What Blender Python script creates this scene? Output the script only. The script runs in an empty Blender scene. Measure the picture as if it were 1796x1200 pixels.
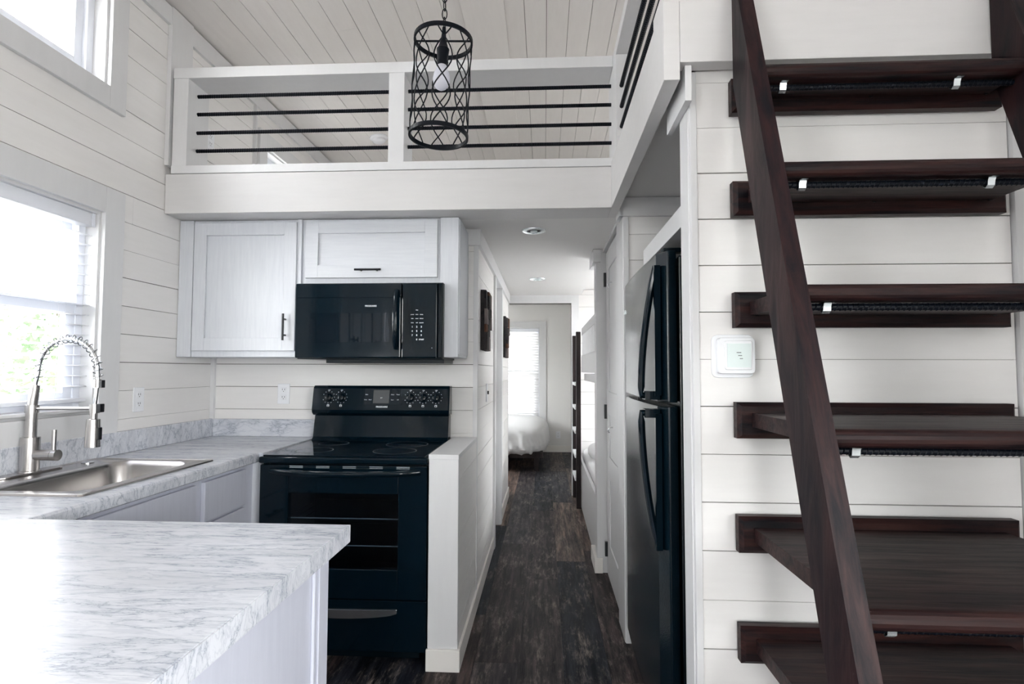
import bpy, bmesh, math, random
from mathutils import Vector, Matrix
random.seed(7)
D = bpy.data; SC = bpy.context.scene; COL = SC.collection
PI = math.pi

# ------------------------------------------------------------ camera, sky, light, exposure
def make_camera():
    th = math.atan(.05); ps = math.atan(.057*math.cos(th)); ro = .0025
    F = Vector((-math.sin(ps)*math.cos(th), math.cos(ps)*math.cos(th), math.sin(th)))
    R = Vector((math.cos(ps), math.sin(ps), 0)); U = R.cross(F)
    c, s = math.cos(ro), math.sin(ro)
    X = R*c+U*s; Y = U*c-R*s; Z = -F
    cam = D.cameras.new('camera'); cam.lens = 20.045; cam.sensor_width = 36; cam.clip_start = .05
    o = D.objects.new('camera', cam); COL.objects.link(o)
    M = Matrix((X, Y, Z)).transposed().to_4x4(); M.translation = Vector((0, 0, 1.29))
    o.matrix_world = M
    SC.camera = o
make_camera()
SC.view_settings.view_transform = 'Standard'
SC.view_settings.look = 'None'
SC.view_settings.gamma = 1
SC.view_settings.use_curve_mapping = False
SC.view_settings.exposure = 0.88
SC.cycles.max_bounces = 10
SC.cycles.diffuse_bounces = 6
SC.cycles.glossy_bounces = 4
SC.cycles.transparent_max_bounces = 12
SC.cycles.sample_clamp_indirect = 8
w = D.worlds.new('sky'); SC.world = w; w.use_nodes = True
wn = w.node_tree.nodes; wl = w.node_tree.links
bg = wn['Background']; bg.inputs['Strength'].default_value = 14.0
tc = wn.new('ShaderNodeTexCoord'); sx = wn.new('ShaderNodeSeparateXYZ'); cr = wn.new('ShaderNodeValToRGB')
wl.new(tc.outputs['Generated'], sx.inputs[0]); wl.new(sx.outputs['Z'], cr.inputs[0]); wl.new(cr.outputs[0], bg.inputs['Color'])
cr.color_ramp.elements[0].position = 0; cr.color_ramp.elements[0].color = (1, .975, .985, 1)
cr.color_ramp.elements[1].position = 1; cr.color_ramp.elements[1].color = (.97, .965, 1, 1)

def portal(loc, rot, sx_, sy_):
    l = D.lights.new('window_portal', 'AREA'); l.shape = 'RECTANGLE'; l.size = sx_; l.size_y = sy_
    l.cycles.is_portal = True
    o = D.objects.new('window_portal', l); o.location = loc; o.rotation_euler = rot; COL.objects.link(o)

# ------------------------------------------------------------ materials
def mat(name):
    m = D.materials.new(name); m.use_nodes = True
    return m, m.node_tree.nodes, m.node_tree.links, m.node_tree.nodes['Principled BSDF']
def N(n, t, **k):
    x = n.new(t)
    for a, b in k.items():
        if a in x.inputs: x.inputs[a].default_value = b
        else: setattr(x, a, b)
    return x
def ramp(n, pts):
    r = n.new('ShaderNodeValToRGB'); e = r.color_ramp.elements
    e[0].position, e[0].color = pts[0][0], (*pts[0][1], 1)
    e[1].position, e[1].color = pts[-1][0], (*pts[-1][1], 1)
    for p, c in pts[1:-1]:
        q = e.new(p); q.color = (*c, 1)
    return r
def coords(n, l, scale=(1, 1, 1), rot=(0, 0, 0), world=False, rnd=True):
    mp = n.new('ShaderNodeMapping'); mp.inputs['Scale'].default_value = scale; mp.inputs['Rotation'].default_value = rot
    if world:
        g = n.new('ShaderNodeNewGeometry'); src = g.outputs['Position']
    else:
        g = n.new('ShaderNodeTexCoord'); src = g.outputs['Object']
    if rnd and not world:
        oi = n.new('ShaderNodeObjectInfo'); mu = N(n, 'ShaderNodeMath', operation='MULTIPLY'); mu.inputs[1].default_value = 37.
        l.new(oi.outputs['Random'], mu.inputs[0])
        ad = N(n, 'ShaderNodeVectorMath', operation='ADD'); l.new(src, ad.inputs[0]); l.new(mu.outputs[0], ad.inputs[1]); src = ad.outputs[0]
    l.new(src, mp.inputs['Vector'])
    return mp.outputs[0]
def bump(n, l, b, h, st, dist=.001):
    bp = N(n, 'ShaderNodeBump'); bp.inputs['Strength'].default_value = st; bp.inputs['Distance'].default_value = dist
    l.new(h, bp.inputs['Height']); l.new(bp.outputs[0], b.inputs['Normal'])
def plain(name, c, rough=.5, metal=0., spec=.5, coat=0.):
    m, n, l, b = mat(name)
    b.inputs['Base Color'].default_value = (*c, 1); b.inputs['Roughness'].default_value = rough
    b.inputs['Metallic'].default_value = metal; b.inputs['Specular IOR Level'].default_value = spec
    b.inputs['Coat Weight'].default_value = coat
    return m
def painted_wood(name, c, c2, rough=.45, stretch=(1, 1, 1), sc=6., bs=.25, knots=False):
    m, n, l, b = mat(name)
    v = coords(n, l, stretch)
    no = N(n, 'ShaderNodeTexNoise'); no.inputs['Scale'].default_value = sc; no.inputs['Detail'].default_value = 6; no.inputs['Roughness'].default_value = .6
    l.new(v, no.inputs['Vector'])
    r = ramp(n, [(.3, c2), (.65, c)]); l.new(no.outputs[0], r.inputs[0])
    out = r.outputs[0]
    if knots:
        v2 = coords(n, l, (1, 1, 1)); vo = N(n, 'ShaderNodeTexVoronoi'); vo.inputs['Scale'].default_value = 2.2; l.new(v2, vo.inputs['Vector'])
        r2 = ramp(n, [(.0, (.55, .5, .46)), (.014, (.75, .72, .7)), (.02, (1, 1, 1))]); l.new(vo.outputs['Distance'], r2.inputs[0])
        mx = N(n, 'ShaderNodeMixRGB', blend_type='MULTIPLY'); mx.inputs[0].default_value = 1
        l.new(out, mx.inputs[1]); l.new(r2.outputs[0], mx.inputs[2]); out = mx.outputs[0]
    l.new(out, b.inputs['Base Color']); b.inputs['Roughness'].default_value = rough
    bump(n, l, b, no.outputs[0], bs, .001)
    return m
WALLC = (.80, .785, .775)
M = {}
M['wall_x'] = painted_wood('white shiplap paint', WALLC, (.775, .76, .75), .5, (1, 8, 8), 5, .2, True)      # grain along x
M['wall_y'] = painted_wood('white shiplap paint side', WALLC, (.775, .76, .75), .5, (8, 1, 8), 5, .2, True)
M['ceil'] = painted_wood('ceiling plank paint', (.77, .74, .72), (.74, .71, .69), .55, (8, 1, 8), 5, .2, True)
M['trim'] = painted_wood('trim paint', (.685, .685, .695), (.665, .665, .675), .42, (6, 6, 1), 6, .1)
M['beam'] = painted_wood('beam paint', (.66, .65, .65), (.635, .625, .625), .45, (1, 8, 8), 5, .15)
M['drywall'] = plain('smooth painted drywall', (.76, .75, .74), .7)
M['gap'] = plain('shadow gap backing', (.12, .11, .10), .9)
M['cab'] = painted_wood('cabinet whitewashed oak', (.63, .65, .69), (.58, .60, .645), .45, (30, 30, 2.2), 3, .25)
M['cabh'] = painted_wood('cabinet whitewashed oak across', (.63, .65, .69), (.58, .60, .645), .45, (2.2, 30, 30), 3, .25)
M['basecab'] = painted_wood('base cabinet lavender white', (.58, .595, .68), (.54, .555, .64), .42, (20, 20, 2), 3, .2)
M['black'] = plain('black appliance enamel', (.0015, .0065, .0115), .09, 0, .28)
M['blackmat'] = plain('black appliance satin', (.0015, .006, .010), .35, 0, .25)
M['blackglass'] = plain('black ceramic glass', (.001, .005, .010), .04, 0, .35)
M['spring'] = plain('dark spring steel', (.30, .31, .33), .25, 1.)
M['pull'] = plain('grey pull reflection', (.42, .44, .47), .22, .9)  # grey tone stands in for the reflection in the black drawer recess
M['burner'] = plain('burner ring print', (.12, .13, .14), .3)
M['iron'] = plain('black iron', (.0025, .004, .008), .4, 0, .15)
M['handle'] = plain('matte black hardware', (.006, .007, .010), .35, .2)
M['chrome'] = plain('polished chrome', (.75, .76, .78), .12, 1.)
M['zinc'] = plain('zinc strap', (.78, .84, .86), .25, .8)
M['white'] = plain('white plastic', (.82, .83, .86), .35)
M['vinyl'] = plain('white vinyl window', (.80, .82, .88), .35)
M['slot'] = plain('dark slot', (.02, .02, .02), .6)
M['print'] = plain('white print', (.75, .78, .80), .5)
M['lcd'] = plain('thermostat glass', (.66, .74, .74), .12)
M['led'] = plain('oven display film', (.07, .075, .08), .28, .3)
M['baseplate'] = plain('baseboard paint', (.80, .775, .74), .45)
def steel():
    m, n, l, b = mat('brushed stainless steel')
    v = coords(n, l, (60, 60, 1.5), rnd=False)
    no = N(n, 'ShaderNodeTexNoise'); no.inputs['Scale'].default_value = 8; l.new(v, no.inputs['Vector'])
    b.inputs['Base Color'].default_value = (.50, .48, .47, 1); b.inputs['Metallic'].default_value = 1; b.inputs['Roughness'].default_value = .27
    bump(n, l, b, no.outputs[0], .08, .001); return m
M['steel'] = steel()
def marble():
    m, n, l, b = mat('white marble laminate')
    v = coords(n, l, (1.0, 5.5, 2.6), (0.5, 0, -.30), world=True)
    n1 = N(n, 'ShaderNodeTexNoise'); n1.inputs['Scale'].default_value = 3.2; n1.inputs['Detail'].default_value = 9; n1.inputs['Roughness'].default_value = .62; n1.inputs['Distortion'].default_value = .35
    l.new(v, n1.inputs['Vector'])
    r1 = ramp(n, [(.44, (1, 1, 1)), (.49, (.80, .82, .85)), (.50, (.34, .37, .44)), (.51, (.84, .86, .88)), (.55, (1, 1, 1))]); l.new(n1.outputs[0], r1.inputs[0])
    n2 = N(n, 'ShaderNodeTexNoise'); n2.inputs['Scale'].default_value = 9; n2.inputs['Detail'].default_value = 8; n2.inputs['Distortion'].default_value = .8; n2.inputs['Roughness'].default_value = .6
    l.new(v, n2.inputs['Vector'])
    r2 = ramp(n, [(.44, (1, 1, 1)), (.5, (.70, .72, .77)), (.53, (1, 1, 1))]); l.new(n2.outputs[0], r2.inputs[0])
    n3 = N(n, 'ShaderNodeTexNoise'); n3.inputs['Scale'].default_value = 1.6; n3.inputs['Detail'].default_value = 3; l.new(v, n3.inputs['Vector'])
    r3 = ramp(n, [(.38, (.57, .585, .63)), (.58, (.655, .67, .715))]); l.new(n3.outputs[0], r3.inputs[0])
    mx = N(n, 'ShaderNodeMixRGB', blend_type='MULTIPLY'); mx.inputs[0].default_value = .75; l.new(r3.outputs[0], mx.inputs[1]); l.new(r1.outputs[0], mx.inputs[2])
    my = N(n, 'ShaderNodeMixRGB', blend_type='MULTIPLY'); my.inputs[0].default_value = .6; l.new(mx.outputs[0], my.inputs[1]); l.new(r2.outputs[0], my.inputs[2])
    l.new(my.outputs[0], b.inputs['Base Color']); b.inputs['Roughness'].default_value = .27
    b.inputs['Specular IOR Level'].default_value = .35
    return m
M['marble'] = marble()
def floorwood():
    m, n, l, b = mat('weathered dark plank')
    oi = n.new('ShaderNodeObjectInfo')
    base = ramp(n, [(0, (.006, .009, .015)), (.25, (.012, .014, .020)), (.42, (.050, .034, .030)), (.58, (.015, .018, .025)), (.78, (.070, .050, .043)), (1, (.11, .09, .080))])
    l.new(oi.outputs['Random'], base.inputs[0])
    v = coords(n, l, (14, 1.1, 1))
    g = N(n, 'ShaderNodeTexNoise'); g.inputs['Scale'].default_value = 2.6; g.inputs['Detail'].default_value = 10; g.inputs['Roughness'].default_value = .72; l.new(v, g.inputs['Vector'])
    gr = ramp(n, [(.36, (.18, .22, .28)), (.5, (1, 1, 1)), (.64, (2.6, 2.3, 2.15))]); l.new(g.outputs[0], gr.inputs[0])
    mu = N(n, 'ShaderNodeMixRGB', blend_type='MULTIPLY'); mu.inputs[0].default_value = 1; l.new(base.outputs[0], mu.inputs[1]); l.new(gr.outputs[0], mu.inputs[2])
    v2 = coords(n, l, (4, 1.2, 1))
    w2 = N(n, 'ShaderNodeTexNoise'); w2.inputs['Scale'].default_value = 3.; w2.inputs['Detail'].default_value = 12; w2.inputs['Roughness'].default_value = .8; l.new(v2, w2.inputs['Vector'])
    wr = ramp(n, [(.50, (0, 0, 0)), (.64, (.9, .9, .9))]); l.new(w2.outputs[0], wr.inputs[0])
    v3 = coords(n, l, (40, 5, 1)); w3 = N(n, 'ShaderNodeTexNoise'); w3.inputs['Scale'].default_value = 2; w3.inputs['Detail'].default_value = 8; w3.inputs['Roughness'].default_value = .75; l.new(v3, w3.inputs['Vector'])
    w3r = ramp(n, [(.42, (0, 0, 0)), (.66, (1, 1, 1))]); l.new(w3.outputs[0], w3r.inputs[0])
    fm = N(n, 'ShaderNodeMath', operation='MULTIPLY'); l.new(wr.outputs[0], fm.inputs[0]); l.new(w3r.outputs[0], fm.inputs[1])
    mx = N(n, 'ShaderNodeMixRGB'); l.new(fm.outputs[0], mx.inputs[0]); l.new(mu.outputs[0], mx.inputs[1]); mx.inputs[2].default_value = (.36, .30, .265, 1)
    l.new(mx.outputs[0], b.inputs['Base Color'])
    rr = N(n, 'ShaderNodeMapRange'); rr.inputs['To Min'].default_value = .62; rr.inputs['To Max'].default_value = .42; l.new(g.outputs[0], rr.inputs['Value']); l.new(rr.outputs[0], b.inputs['Roughness']); b.inputs['Specular IOR Level'].default_value = .13
    bump(n, l, b, g.outputs[0], .7, .003)
    return m
M['floor'] = floorwood()
def darkwood(name, st, c1=(.003, .003, .005), c2=(.036, .014, .012), rough=.27):
    m, n, l, b = mat(name)
    v = coords(n, l, st)
    no = N(n, 'ShaderNodeTexNoise'); no.inputs['Scale'].default_value = 3.4; no.inputs['Detail'].default_value = 9; no.inputs['Roughness'].default_value = .68; no.inputs['Distortion'].default_value = .6
    l.new(v, no.inputs['Vector'])
    r = ramp(n, [(.36, c1), (.66, c2)]); l.new(no.outputs[0], r.inputs[0]); l.new(r.outputs[0], b.inputs['Base Color'])
    b.inputs['Specular IOR Level'].default_value = .16
    rr = N(n, 'ShaderNodeMapRange'); rr.inputs['From Min'].default_value = .3; rr.inputs['From Max'].default_value = .7
    rr.inputs['To Min'].default_value = rough+.26; rr.inputs['To Max'].default_value = rough+.10; l.new(no.outputs[0], rr.inputs['Value']); l.new(rr.outputs[0], b.inputs['Roughness'])
    bump(n, l, b, no.outputs[0], .6, .002); return m
M['stain_x'] = darkwood('dark stained pine along tread', (1, 14, 14))
M['stain_z'] = darkwood('dark stained pine along stringer', (14, 5, 1), (.004, .0035, .006), (.030, .012, .012))
M['bunkdark'] = darkwood('dark bunk ladder wood', (12, 12, 1), (.010, .007, .008), (.025, .016, .016))
def fridgeskin():
    m, n, l, b = mat('textured black fridge skin')
    v = coords(n, l, rnd=False)
    no = N(n, 'ShaderNodeTexNoise'); no.inputs['Scale'].default_value = 260; no.inputs['Detail'].default_value = 2; l.new(v, no.inputs['Vector'])
    b.inputs['Base Color'].default_value = (.0015, .007, .012, 1); b.inputs['Roughness'].default_value = .17
    b.inputs['Specular IOR Level'].default_value = .6
    bump(n, l, b, no.outputs[0], .4, .0008); return m
M['fridge'] = fridgeskin()
def glass(name, tint, refl=.06, rough=0.):
    m = D.materials.new(name); m.use_nodes = True; n = m.node_tree.nodes; l = m.node_tree.links; n.clear()
    o = n.new('ShaderNodeOutputMaterial'); t = n.new('ShaderNodeBsdfTransparent'); g = n.new('ShaderNodeBsdfGlossy'); mx = n.new('ShaderNodeMixShader')
    lw = n.new('ShaderNodeLayerWeight'); lw.inputs[0].default_value = .5
    pw_ = N(n, 'ShaderNodeMath', operation='POWER'); pw_.inputs[1].default_value = 5.; l.new(lw.outputs['Facing'], pw_.inputs[0])
    f = N(n, 'ShaderNodeMath', operation='MULTIPLY_ADD'); f.inputs[1].default_value = .9; f.inputs[2].default_value = refl*.6; l.new(pw_.outputs[0], f.inputs[0])
    t.inputs[0].default_value = (*tint, 1); g.inputs['Roughness'].default_value = rough
    l.new(f.outputs[0], mx.inputs[0]); l.new(t.outputs[0], mx.inputs[1]); l.new(g.outputs[0], mx.inputs[2]); l.new(mx.outputs[0], o.inputs[0])
    return m
M['pane'] = glass('window glass', (.96, .98, .97))
M['ovenglass'] = glass('smoked oven glass', (.52, .59, .64))
def translucent_white(name, c, tr=.35):
    m = D.materials.new(name); m.use_nodes = True; n = m.node_tree.nodes; l = m.node_tree.links
    b = n['Principled BSDF']; b.inputs['Base Color'].default_value = (*c, 1); b.inputs['Roughness'].default_value = .4
    t = n.new('ShaderNodeBsdfTranslucent'); t.inputs[0].default_value = (*c, 1); mx = n.new('ShaderNodeMixShader'); mx.inputs[0].default_value = tr
    l.new(b.outputs[0], mx.inputs[1]); l.new(t.outputs[0], mx.inputs[2]); l.new(mx.outputs[0], n['Material Output'].inputs[0]); return m
M['slat'] = translucent_white('white blind slat', (.86, .87, .90), .3)
M['slat2'] = translucent_white('white bedroom blind slat', (.80, .80, .81), .12)
M['bulb'] = translucent_white('frosted bulb', (.82, .82, .88), .5)
M['duvet'] = translucent_white('white cotton duvet', (.86, .86, .87), .1)
M['leaf'] = translucent_white('green leaves', (.20, .27, .16), .3)
M['leaf2'] = translucent_white('dark green leaves', (.14, .20, .12), .3)
M['bark'] = plain('bark', (.10, .075, .055), .9)
def grass():
    m, n, l, b = mat('pale gravel yard'); v = coords(n, l, world=True); no = N(n, 'ShaderNodeTexNoise'); no.inputs['Scale'].default_value = 3; no.inputs['Detail'].default_value = 8; l.new(v, no.inputs['Vector'])
    r = ramp(n, [(.3, (.30, .285, .265)), (.7, (.42, .40, .38))]); l.new(no.outputs[0], r.inputs[0]); l.new(r.outputs[0], b.inputs['Base Color']); b.inputs['Roughness'].default_value = .9; return m
M['lawn'] = grass()
def artwood(name, c1, c2):
    return darkwood(name, (4, 10, 2), c1, c2, .7)
M['art1'] = artwood('weathered black wood', (.012, .012, .014), (.05, .045, .045))
M['art2'] = artwood('rust brown wood', (.06, .025, .015), (.16, .08, .05))
M['art3'] = artwood('grey driftwood', (.10, .085, .085), (.26, .22, .21))

# ------------------------------------------------------------ mesh helpers
WL = {}
def wloc(o):
    return WL.get(o.name, Vector((0, 0, 0))) if o else Vector((0, 0, 0))
def place(o, loc, parent):
    loc = Vector(loc); WL[o.name] = loc
    if parent: o.parent = parent; o.location = loc-wloc(parent)
    else: o.location = loc
def tag(o, label=None, cat=None, group=None, kind=None):
    if label: o['label'] = label
    if cat: o['category'] = cat
    if group: o['group'] = group
    if kind: o['kind'] = kind
    return o
def thing(name, loc, label=None, cat=None, group=None, kind=None, parent=None):
    o = D.objects.new(name, None); COL.objects.link(o); o.empty_display_size = .1; place(o, loc, parent)
    return tag(o, label, cat, group, kind)
def S(name, loc=(0, 0, 0), parent=None): return thing(name, loc, kind='structure', parent=parent)
class MB:
    def __init__(s): s.v = []; s.f = []; s.sm = []
    def add(s, vs, fs, smooth=False):
        k = len(s.v); s.v += [tuple(x) for x in vs]; s.f += [tuple(i+k for i in f) for f in fs]; s.sm += [smooth]*len(fs); return s
    def box(s, x0, x1, y0, y1, z0, z1):
        x0, x1 = sorted((x0, x1)); y0, y1 = sorted((y0, y1)); z0, z1 = sorted((z0, z1))
        return s.hexa([(x0, y0, z0), (x1, y0, z0), (x1, y1, z0), (x0, y1, z0), (x0, y0, z1), (x1, y0, z1), (x1, y1, z1), (x0, y1, z1)])
    def hexa(s, p): return s.add(p, [(0, 3, 2, 1), (4, 5, 6, 7), (0, 1, 5, 4), (1, 2, 6, 5), (2, 3, 7, 6), (3, 0, 4, 7)])
    def loops(s, L, close=True, cap0=True, cap1=True, smooth=True):
        n = len(L[0]); vs = [p for q in L for p in q]; fs = []
        for i in range(len(L)-1):
            for j in range(n if close else n-1):
                a = i*n+j; b = i*n+(j+1) % n; fs.append((a, b, b+n, a+n))
        s.add(vs, fs, smooth)
        k = len(s.v)-len(vs)
        if cap0: s.f.append(tuple(k+j for j in reversed(range(n)))); s.sm.append(False)
        if cap1: s.f.append(tuple(k+(len(L)-1)*n+j for j in range(n))); s.sm.append(False)
        return s
    def cyl(s, p0, p1, r0, r1=None, n=16, cap=True):
        p0 = Vector(p0); p1 = Vector(p1); r1 = r0 if r1 is None else r1
        return s.tube([p0, p1], [r0, r1], n, cap)
    def tube(s, pts, r, n=8, cap=True, closed=False, flat=None):
        pts = [Vector(p) for p in pts]; m = len(pts); L = []; up = None
        for i, p in enumerate(pts):
            if closed: t = pts[(i+1) % m]-pts[i-1]
            else: t = pts[min(i+1, m-1)]-pts[max(i-1, 0)]
            t.normalize()
            if up is None:
                up = Vector((0, 0, 1)) if abs(t.z) < .9 else Vector((1, 0, 0))
            a = t.cross(up).normalized(); up = a.cross(t).normalized()
            rr = r[i] if isinstance(r, (list, tuple)) else r
            ra, rb = (rr, rr) if flat is None else (flat[0], flat[1])
            L.append([p+a*ra*math.cos(2*PI*j/n)+up*rb*math.sin(2*PI*j/n) for j in range(n)])
        if closed: L.append(L[0]); return s.loops(L, True, False, False)
        return s.loops(L, True, cap, cap)
    def lathe(s, c, prof, n=24, axis='z'):
        L = []
        for r, h in prof:
            q = []
            for j in range(n):
                a = 2*PI*j/n; u, v = r*math.cos(a), r*math.sin(a)
                q.append({'z': (c[0]+u, c[1]+v, c[2]+h), 'y': (c[0]+u, c[1]+h, c[2]-v), 'x': (c[0]+h, c[1]+u, c[2]+v)}[axis])
            L.append(q)
        return s.loops(L)
    def prism(s, poly, a0, a1, axis='x'):
        # poly in the two other axes (x:(y,z) y:(x,z) z:(x,y))
        f = {'x': lambda p, a: (a, p[0], p[1]), 'y': lambda p, a: (p[0], a, p[1]), 'z': lambda p, a: (p[0], p[1], a)}[axis]
        return s.loops([[f(p, a0) for p in poly], [f(p, a1) for p in poly]], smooth=False)
    def build(s, name, m, parent=None, bevel=0, seg=2, kind=None, fix=True):
        xs = list(zip(*s.v)); c = Vector([(min(a)+max(a))/2 for a in xs])
        if not parent: c.z = min(xs[2])
        me = D.meshes.new(name); me.from_pydata([Vector(v)-c for v in s.v], [], s.f); 
        me.polygons.foreach_set('use_smooth', s.sm)
        if fix:
            bm = bmesh.new(); bm.from_mesh(me); bmesh.ops.remove_doubles(bm, verts=bm.verts, dist=1e-6) if any(s.sm) else None
            bmesh.ops.recalc_face_normals(bm, faces=bm.faces); bm.to_mesh(me); bm.free()
        if any(s.sm): me.set_sharp_from_angle(angle=math.radians(38))
        me.materials.append(M[m]); o = D.objects.new(name, me); COL.objects.link(o); place(o, c, parent)
        if bevel:
            b = o.modifiers.new('bevel', 'BEVEL'); b.width = bevel; b.segments = seg; b.limit_method = 'ANGLE'; b.angle_limit = math.radians(40)
        if kind: o['kind'] = kind
        return o
CACHE = {}
def box(name, x0, x1, y0, y1, z0, z1, m, parent=None, bevel=0, kind=None):
    x0, x1 = sorted((x0, x1)); y0, y1 = sorted((y0, y1)); z0, z1 = sorted((z0, z1))
    if parent is None: return MB().box(x0, x1, y0, y1, z0, z1).build(name, m, None, bevel, 2, kind, fix=False)
    d = (round(x1-x0, 4), round(y1-y0, 4), round(z1-z0, 4), m)
    me = CACHE.get(d)
    if me is None:
        me = D.meshes.new(name); h = [q/2 for q in d[:3]]
        b = MB().box(-h[0], h[0], -h[1], h[1], -h[2], h[2]); me.from_pydata(b.v, [], b.f); me.materials.append(M[m]); CACHE[d] = me
    o = D.objects.new(name, me); COL.objects.link(o); place(o, ((x0+x1)/2, (y0+y1)/2, (z0+z1)/2), parent)
    if bevel:
        b = o.modifiers.new('bevel', 'BEVEL'); b.width = bevel; b.segments = 2
    if kind: o['kind'] = kind
    return o
# planes: map (u, v, n) ranges to a world box; n > 0 points into the room
def PX(x, s):   # wall of constant x
    return lambda u0, u1, v0, v1, n0, n1: (x+s*n0, x+s*n1, u0, u1, v0, v1)
def PY(y, s):
    return lambda u0, u1, v0, v1, n0, n1: (u0, u1, y+s*n0, y+s*n1, v0, v1)
def pbox(name, P, u0, u1, v0, v1, n0, n1, m, parent=None, bevel=0, kind=None):
    return box(name, *P(u0, u1, v0, v1, n0, n1), m, parent, bevel, kind)
def sub(iv, a, b):
    r = []
    for p, q in iv:
        if b <= p or a >= q: r.append((p, q)); continue
        if p < a: r.append((p, a))
        if q > b: r.append((b, q))
    return r
def cells(u0, u1, v0, v1, holes):
    vs = sorted({v0, v1, *[h[2] for h in holes if v0 < h[2] < v1], *[h[3] for h in holes if v0 < h[3] < v1]})
    for a, b in zip(vs, vs[1:]):
        iv = [(u0, u1)]
        for h in holes:
            if h[2] < b-1e-6 and h[3] > a+1e-6: iv = sub(iv, h[0], h[1])
        for p, q in iv:
            if q-p > .002: yield p, q, a, b
def slab(name, P, u0, u1, v0, v1, n0, n1, m, holes=(), parent=None):
    b = MB()
    for p, q, a, c in cells(u0, u1, v0, v1, holes): b.box(*P(p, q, a, c, n0, n1))
    return b.build(name, m, parent, kind='structure' if not parent else None)
PITCH, OFF = .1275, .046
def shiplap(parent, P, u0, u1, v0, v1, m, holes=(), t=.012, seed=1, blen=2.6, name='board', butts=True):
    rg = random.Random(seed)
    k = math.floor((v0-OFF)/PITCH)
    while OFF+k*PITCH < v1-.004:
        a = max(v0, OFF+k*PITCH); b = min(v1, OFF+(k+1)*PITCH); k += 1
        if b-a < .006: continue
        g = rg.choice([.0012, .0018, .0026, .0032])
        a2 = a+(.0 if a == v0 else g)
        js = []
        if butts:
            j = u0+rg.uniform(.4, 1)*blen
            while j < u1-.3: js.append(j); j += blen
        for p, q, c, d in cells(u0, u1, a2, b, holes):
            pts = [p]+[j for j in js if p+.15 < j < q-.15]+[q]
            for e, f in zip(pts, pts[1:]):
                pbox(name, P, e+(.0006 if e != p else 0), f-(.0006 if f != q else 0), c, d, -.001, t+rg.uniform(-.0006, .0006), m, parent)

# ------------------------------------------------------------ the shell
Y0, Y1 = -2.6, 9.15
XL, XR = -1.9, 1.40
t_ = .012
# windows: holes (u0,u1,v0,v1)
W_low = (1.38, 2.315, 1.105, 1.965)
W_up = (1.30, 2.315, 2.52, 2.98)
W_back1 = (-1.55, -.60, 1.0, 2.15)
W_added_upb = (-1.5, -.2, 2.52, 2.98)  # unseen clerestory behind the camera, added to let in more sky light
W_loft = (3.71, 4.65, 2.42, 2.80)
W_added_bedl = (6.5, 7.9, .9, 2.0)  # unseen side window, added to brighten the far bedroom wall
W_bedr = (7.0, 8.4, .9, 2.0)
W_added_bunk = (4.1, 5.8, 1.48, 2.03)  # unseen upper bunk window, added to brighten bunks and hall
W_added_bunk2 = (4.1, 5.8, .68, 1.14)  # second added window, low in the bunk wall, also for light
W_added_loftr = (3.4, 4.8, 2.42, 2.80)  # invented loft opening on the right, there only to admit light
W_added_clr = (-2.0, -.7, 2.40, 2.86)  # invented right-hand clerestory, sized to balance the room light
PL = PX(XL-t_, 1)
wall_left = slab('wall_left', PL, Y0, Y1, 0, 3.2, -.11, 0, 'gap', [W_low, W_up, W_back1, W_added_upb, W_loft, W_added_bedl])
shiplap(wall_left, PL, Y0, 6.1, .0, 3.12, 'wall_y', [W_low, W_up, W_back1, W_added_upb, W_loft, (2.90, 6.1, 2.12, 2.27)], seed=3)
PR = PX(XR+t_, -1)
W_added_right = (-2.0, -.1, .8, 2.22)  # made-up window behind the camera, lights the left wall
wall_right = slab('wall_right', PR, Y0, Y1, 0, 3.2, -.11, 0, 'gap', [W_added_right, W_added_bunk, W_added_bunk2, W_added_loftr, W_added_clr])
shiplap(wall_right, PR, Y0, 1.55, 0, 3.08, 'wall_y', [W_added_right, W_added_clr], seed=4)
shiplap(wall_right, PR, 1.7, 6.1, 2.3, 3.08, 'wall_y', [W_added_loftr], seed=5)
shiplap(wall_right, PR, 3.9, 6.0, 0, 2.14, 'wall_y', [W_added_bunk, W_added_bunk2], seed=5)
# wall behind the camera with a made-up glazed door that lights the room
PBk = PY(Y0, 1)
W_added_door = (-.36, .32, .02, 2.05)
W_gable = (-.95, .35, 2.35, 2.95)
wall_back = slab('wall_rear', PBk, XL-.1, XR+.1, 0, 3.12, -.11, 0, 'wall_x', [W_added_door])
box('gable', XL-.1, XR+.1, Y0-.11, Y0, 3.12, 3.4, 'wall_x', wall_back)
# bedroom far wall
PBed = PY(Y1, -1)
W_bed = (-.84, -.072, .474, 1.977)
wall_bed = slab('wall_bedroom', PBed, XL-.1, XR+.1, 0, 3.3, -.11, 0, 'drywall', [W_bed])
bed_r = slab('wall_bedroom_right', PX(XR, -1), 6.12, Y1, 0, 2.34, -.012, .0, 'drywall')
bed_l = slab('wall_bedroom_left', PX(XL, 1), 6.12, Y1, 0, 2.34, -.012, .0, 'drywall', [W_added_bedl])
bedceil = box('ceiling_bedroom', XL, XR, 6.12, Y1, 2.34, 2.40, 'drywall', None, kind='structure')

# floor: every plank its own object
floor = box('floor', XL-.1, XR+.1, Y0-.1, Y1+.1, -.12, -.012, 'gap', None, kind='structure')
cols = []; x = -.115
while x > XL: x -= .197
k = 0
butt = {0: 2.58, 1: 3.60, 2: 3.945}
col0 = round((-.312-x)/.197)
while x < XR:
    a, b = max(x, XL), min(x+.197, XR)
    idx = k-col0
    off = butt.get(idx, 2.58+(k*.71) % 1.73)
    y = off-1.73*4
    while y < Y1:
        c, d = max(y, Y0), min(y+1.73, Y1)
        if d-c > .01: box('plank', a+.0008, b-.0008, c+.0008, d-.0008, -.012, 0, 'floor', floor)
        y += 1.73
    x += .197; k += 1

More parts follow.
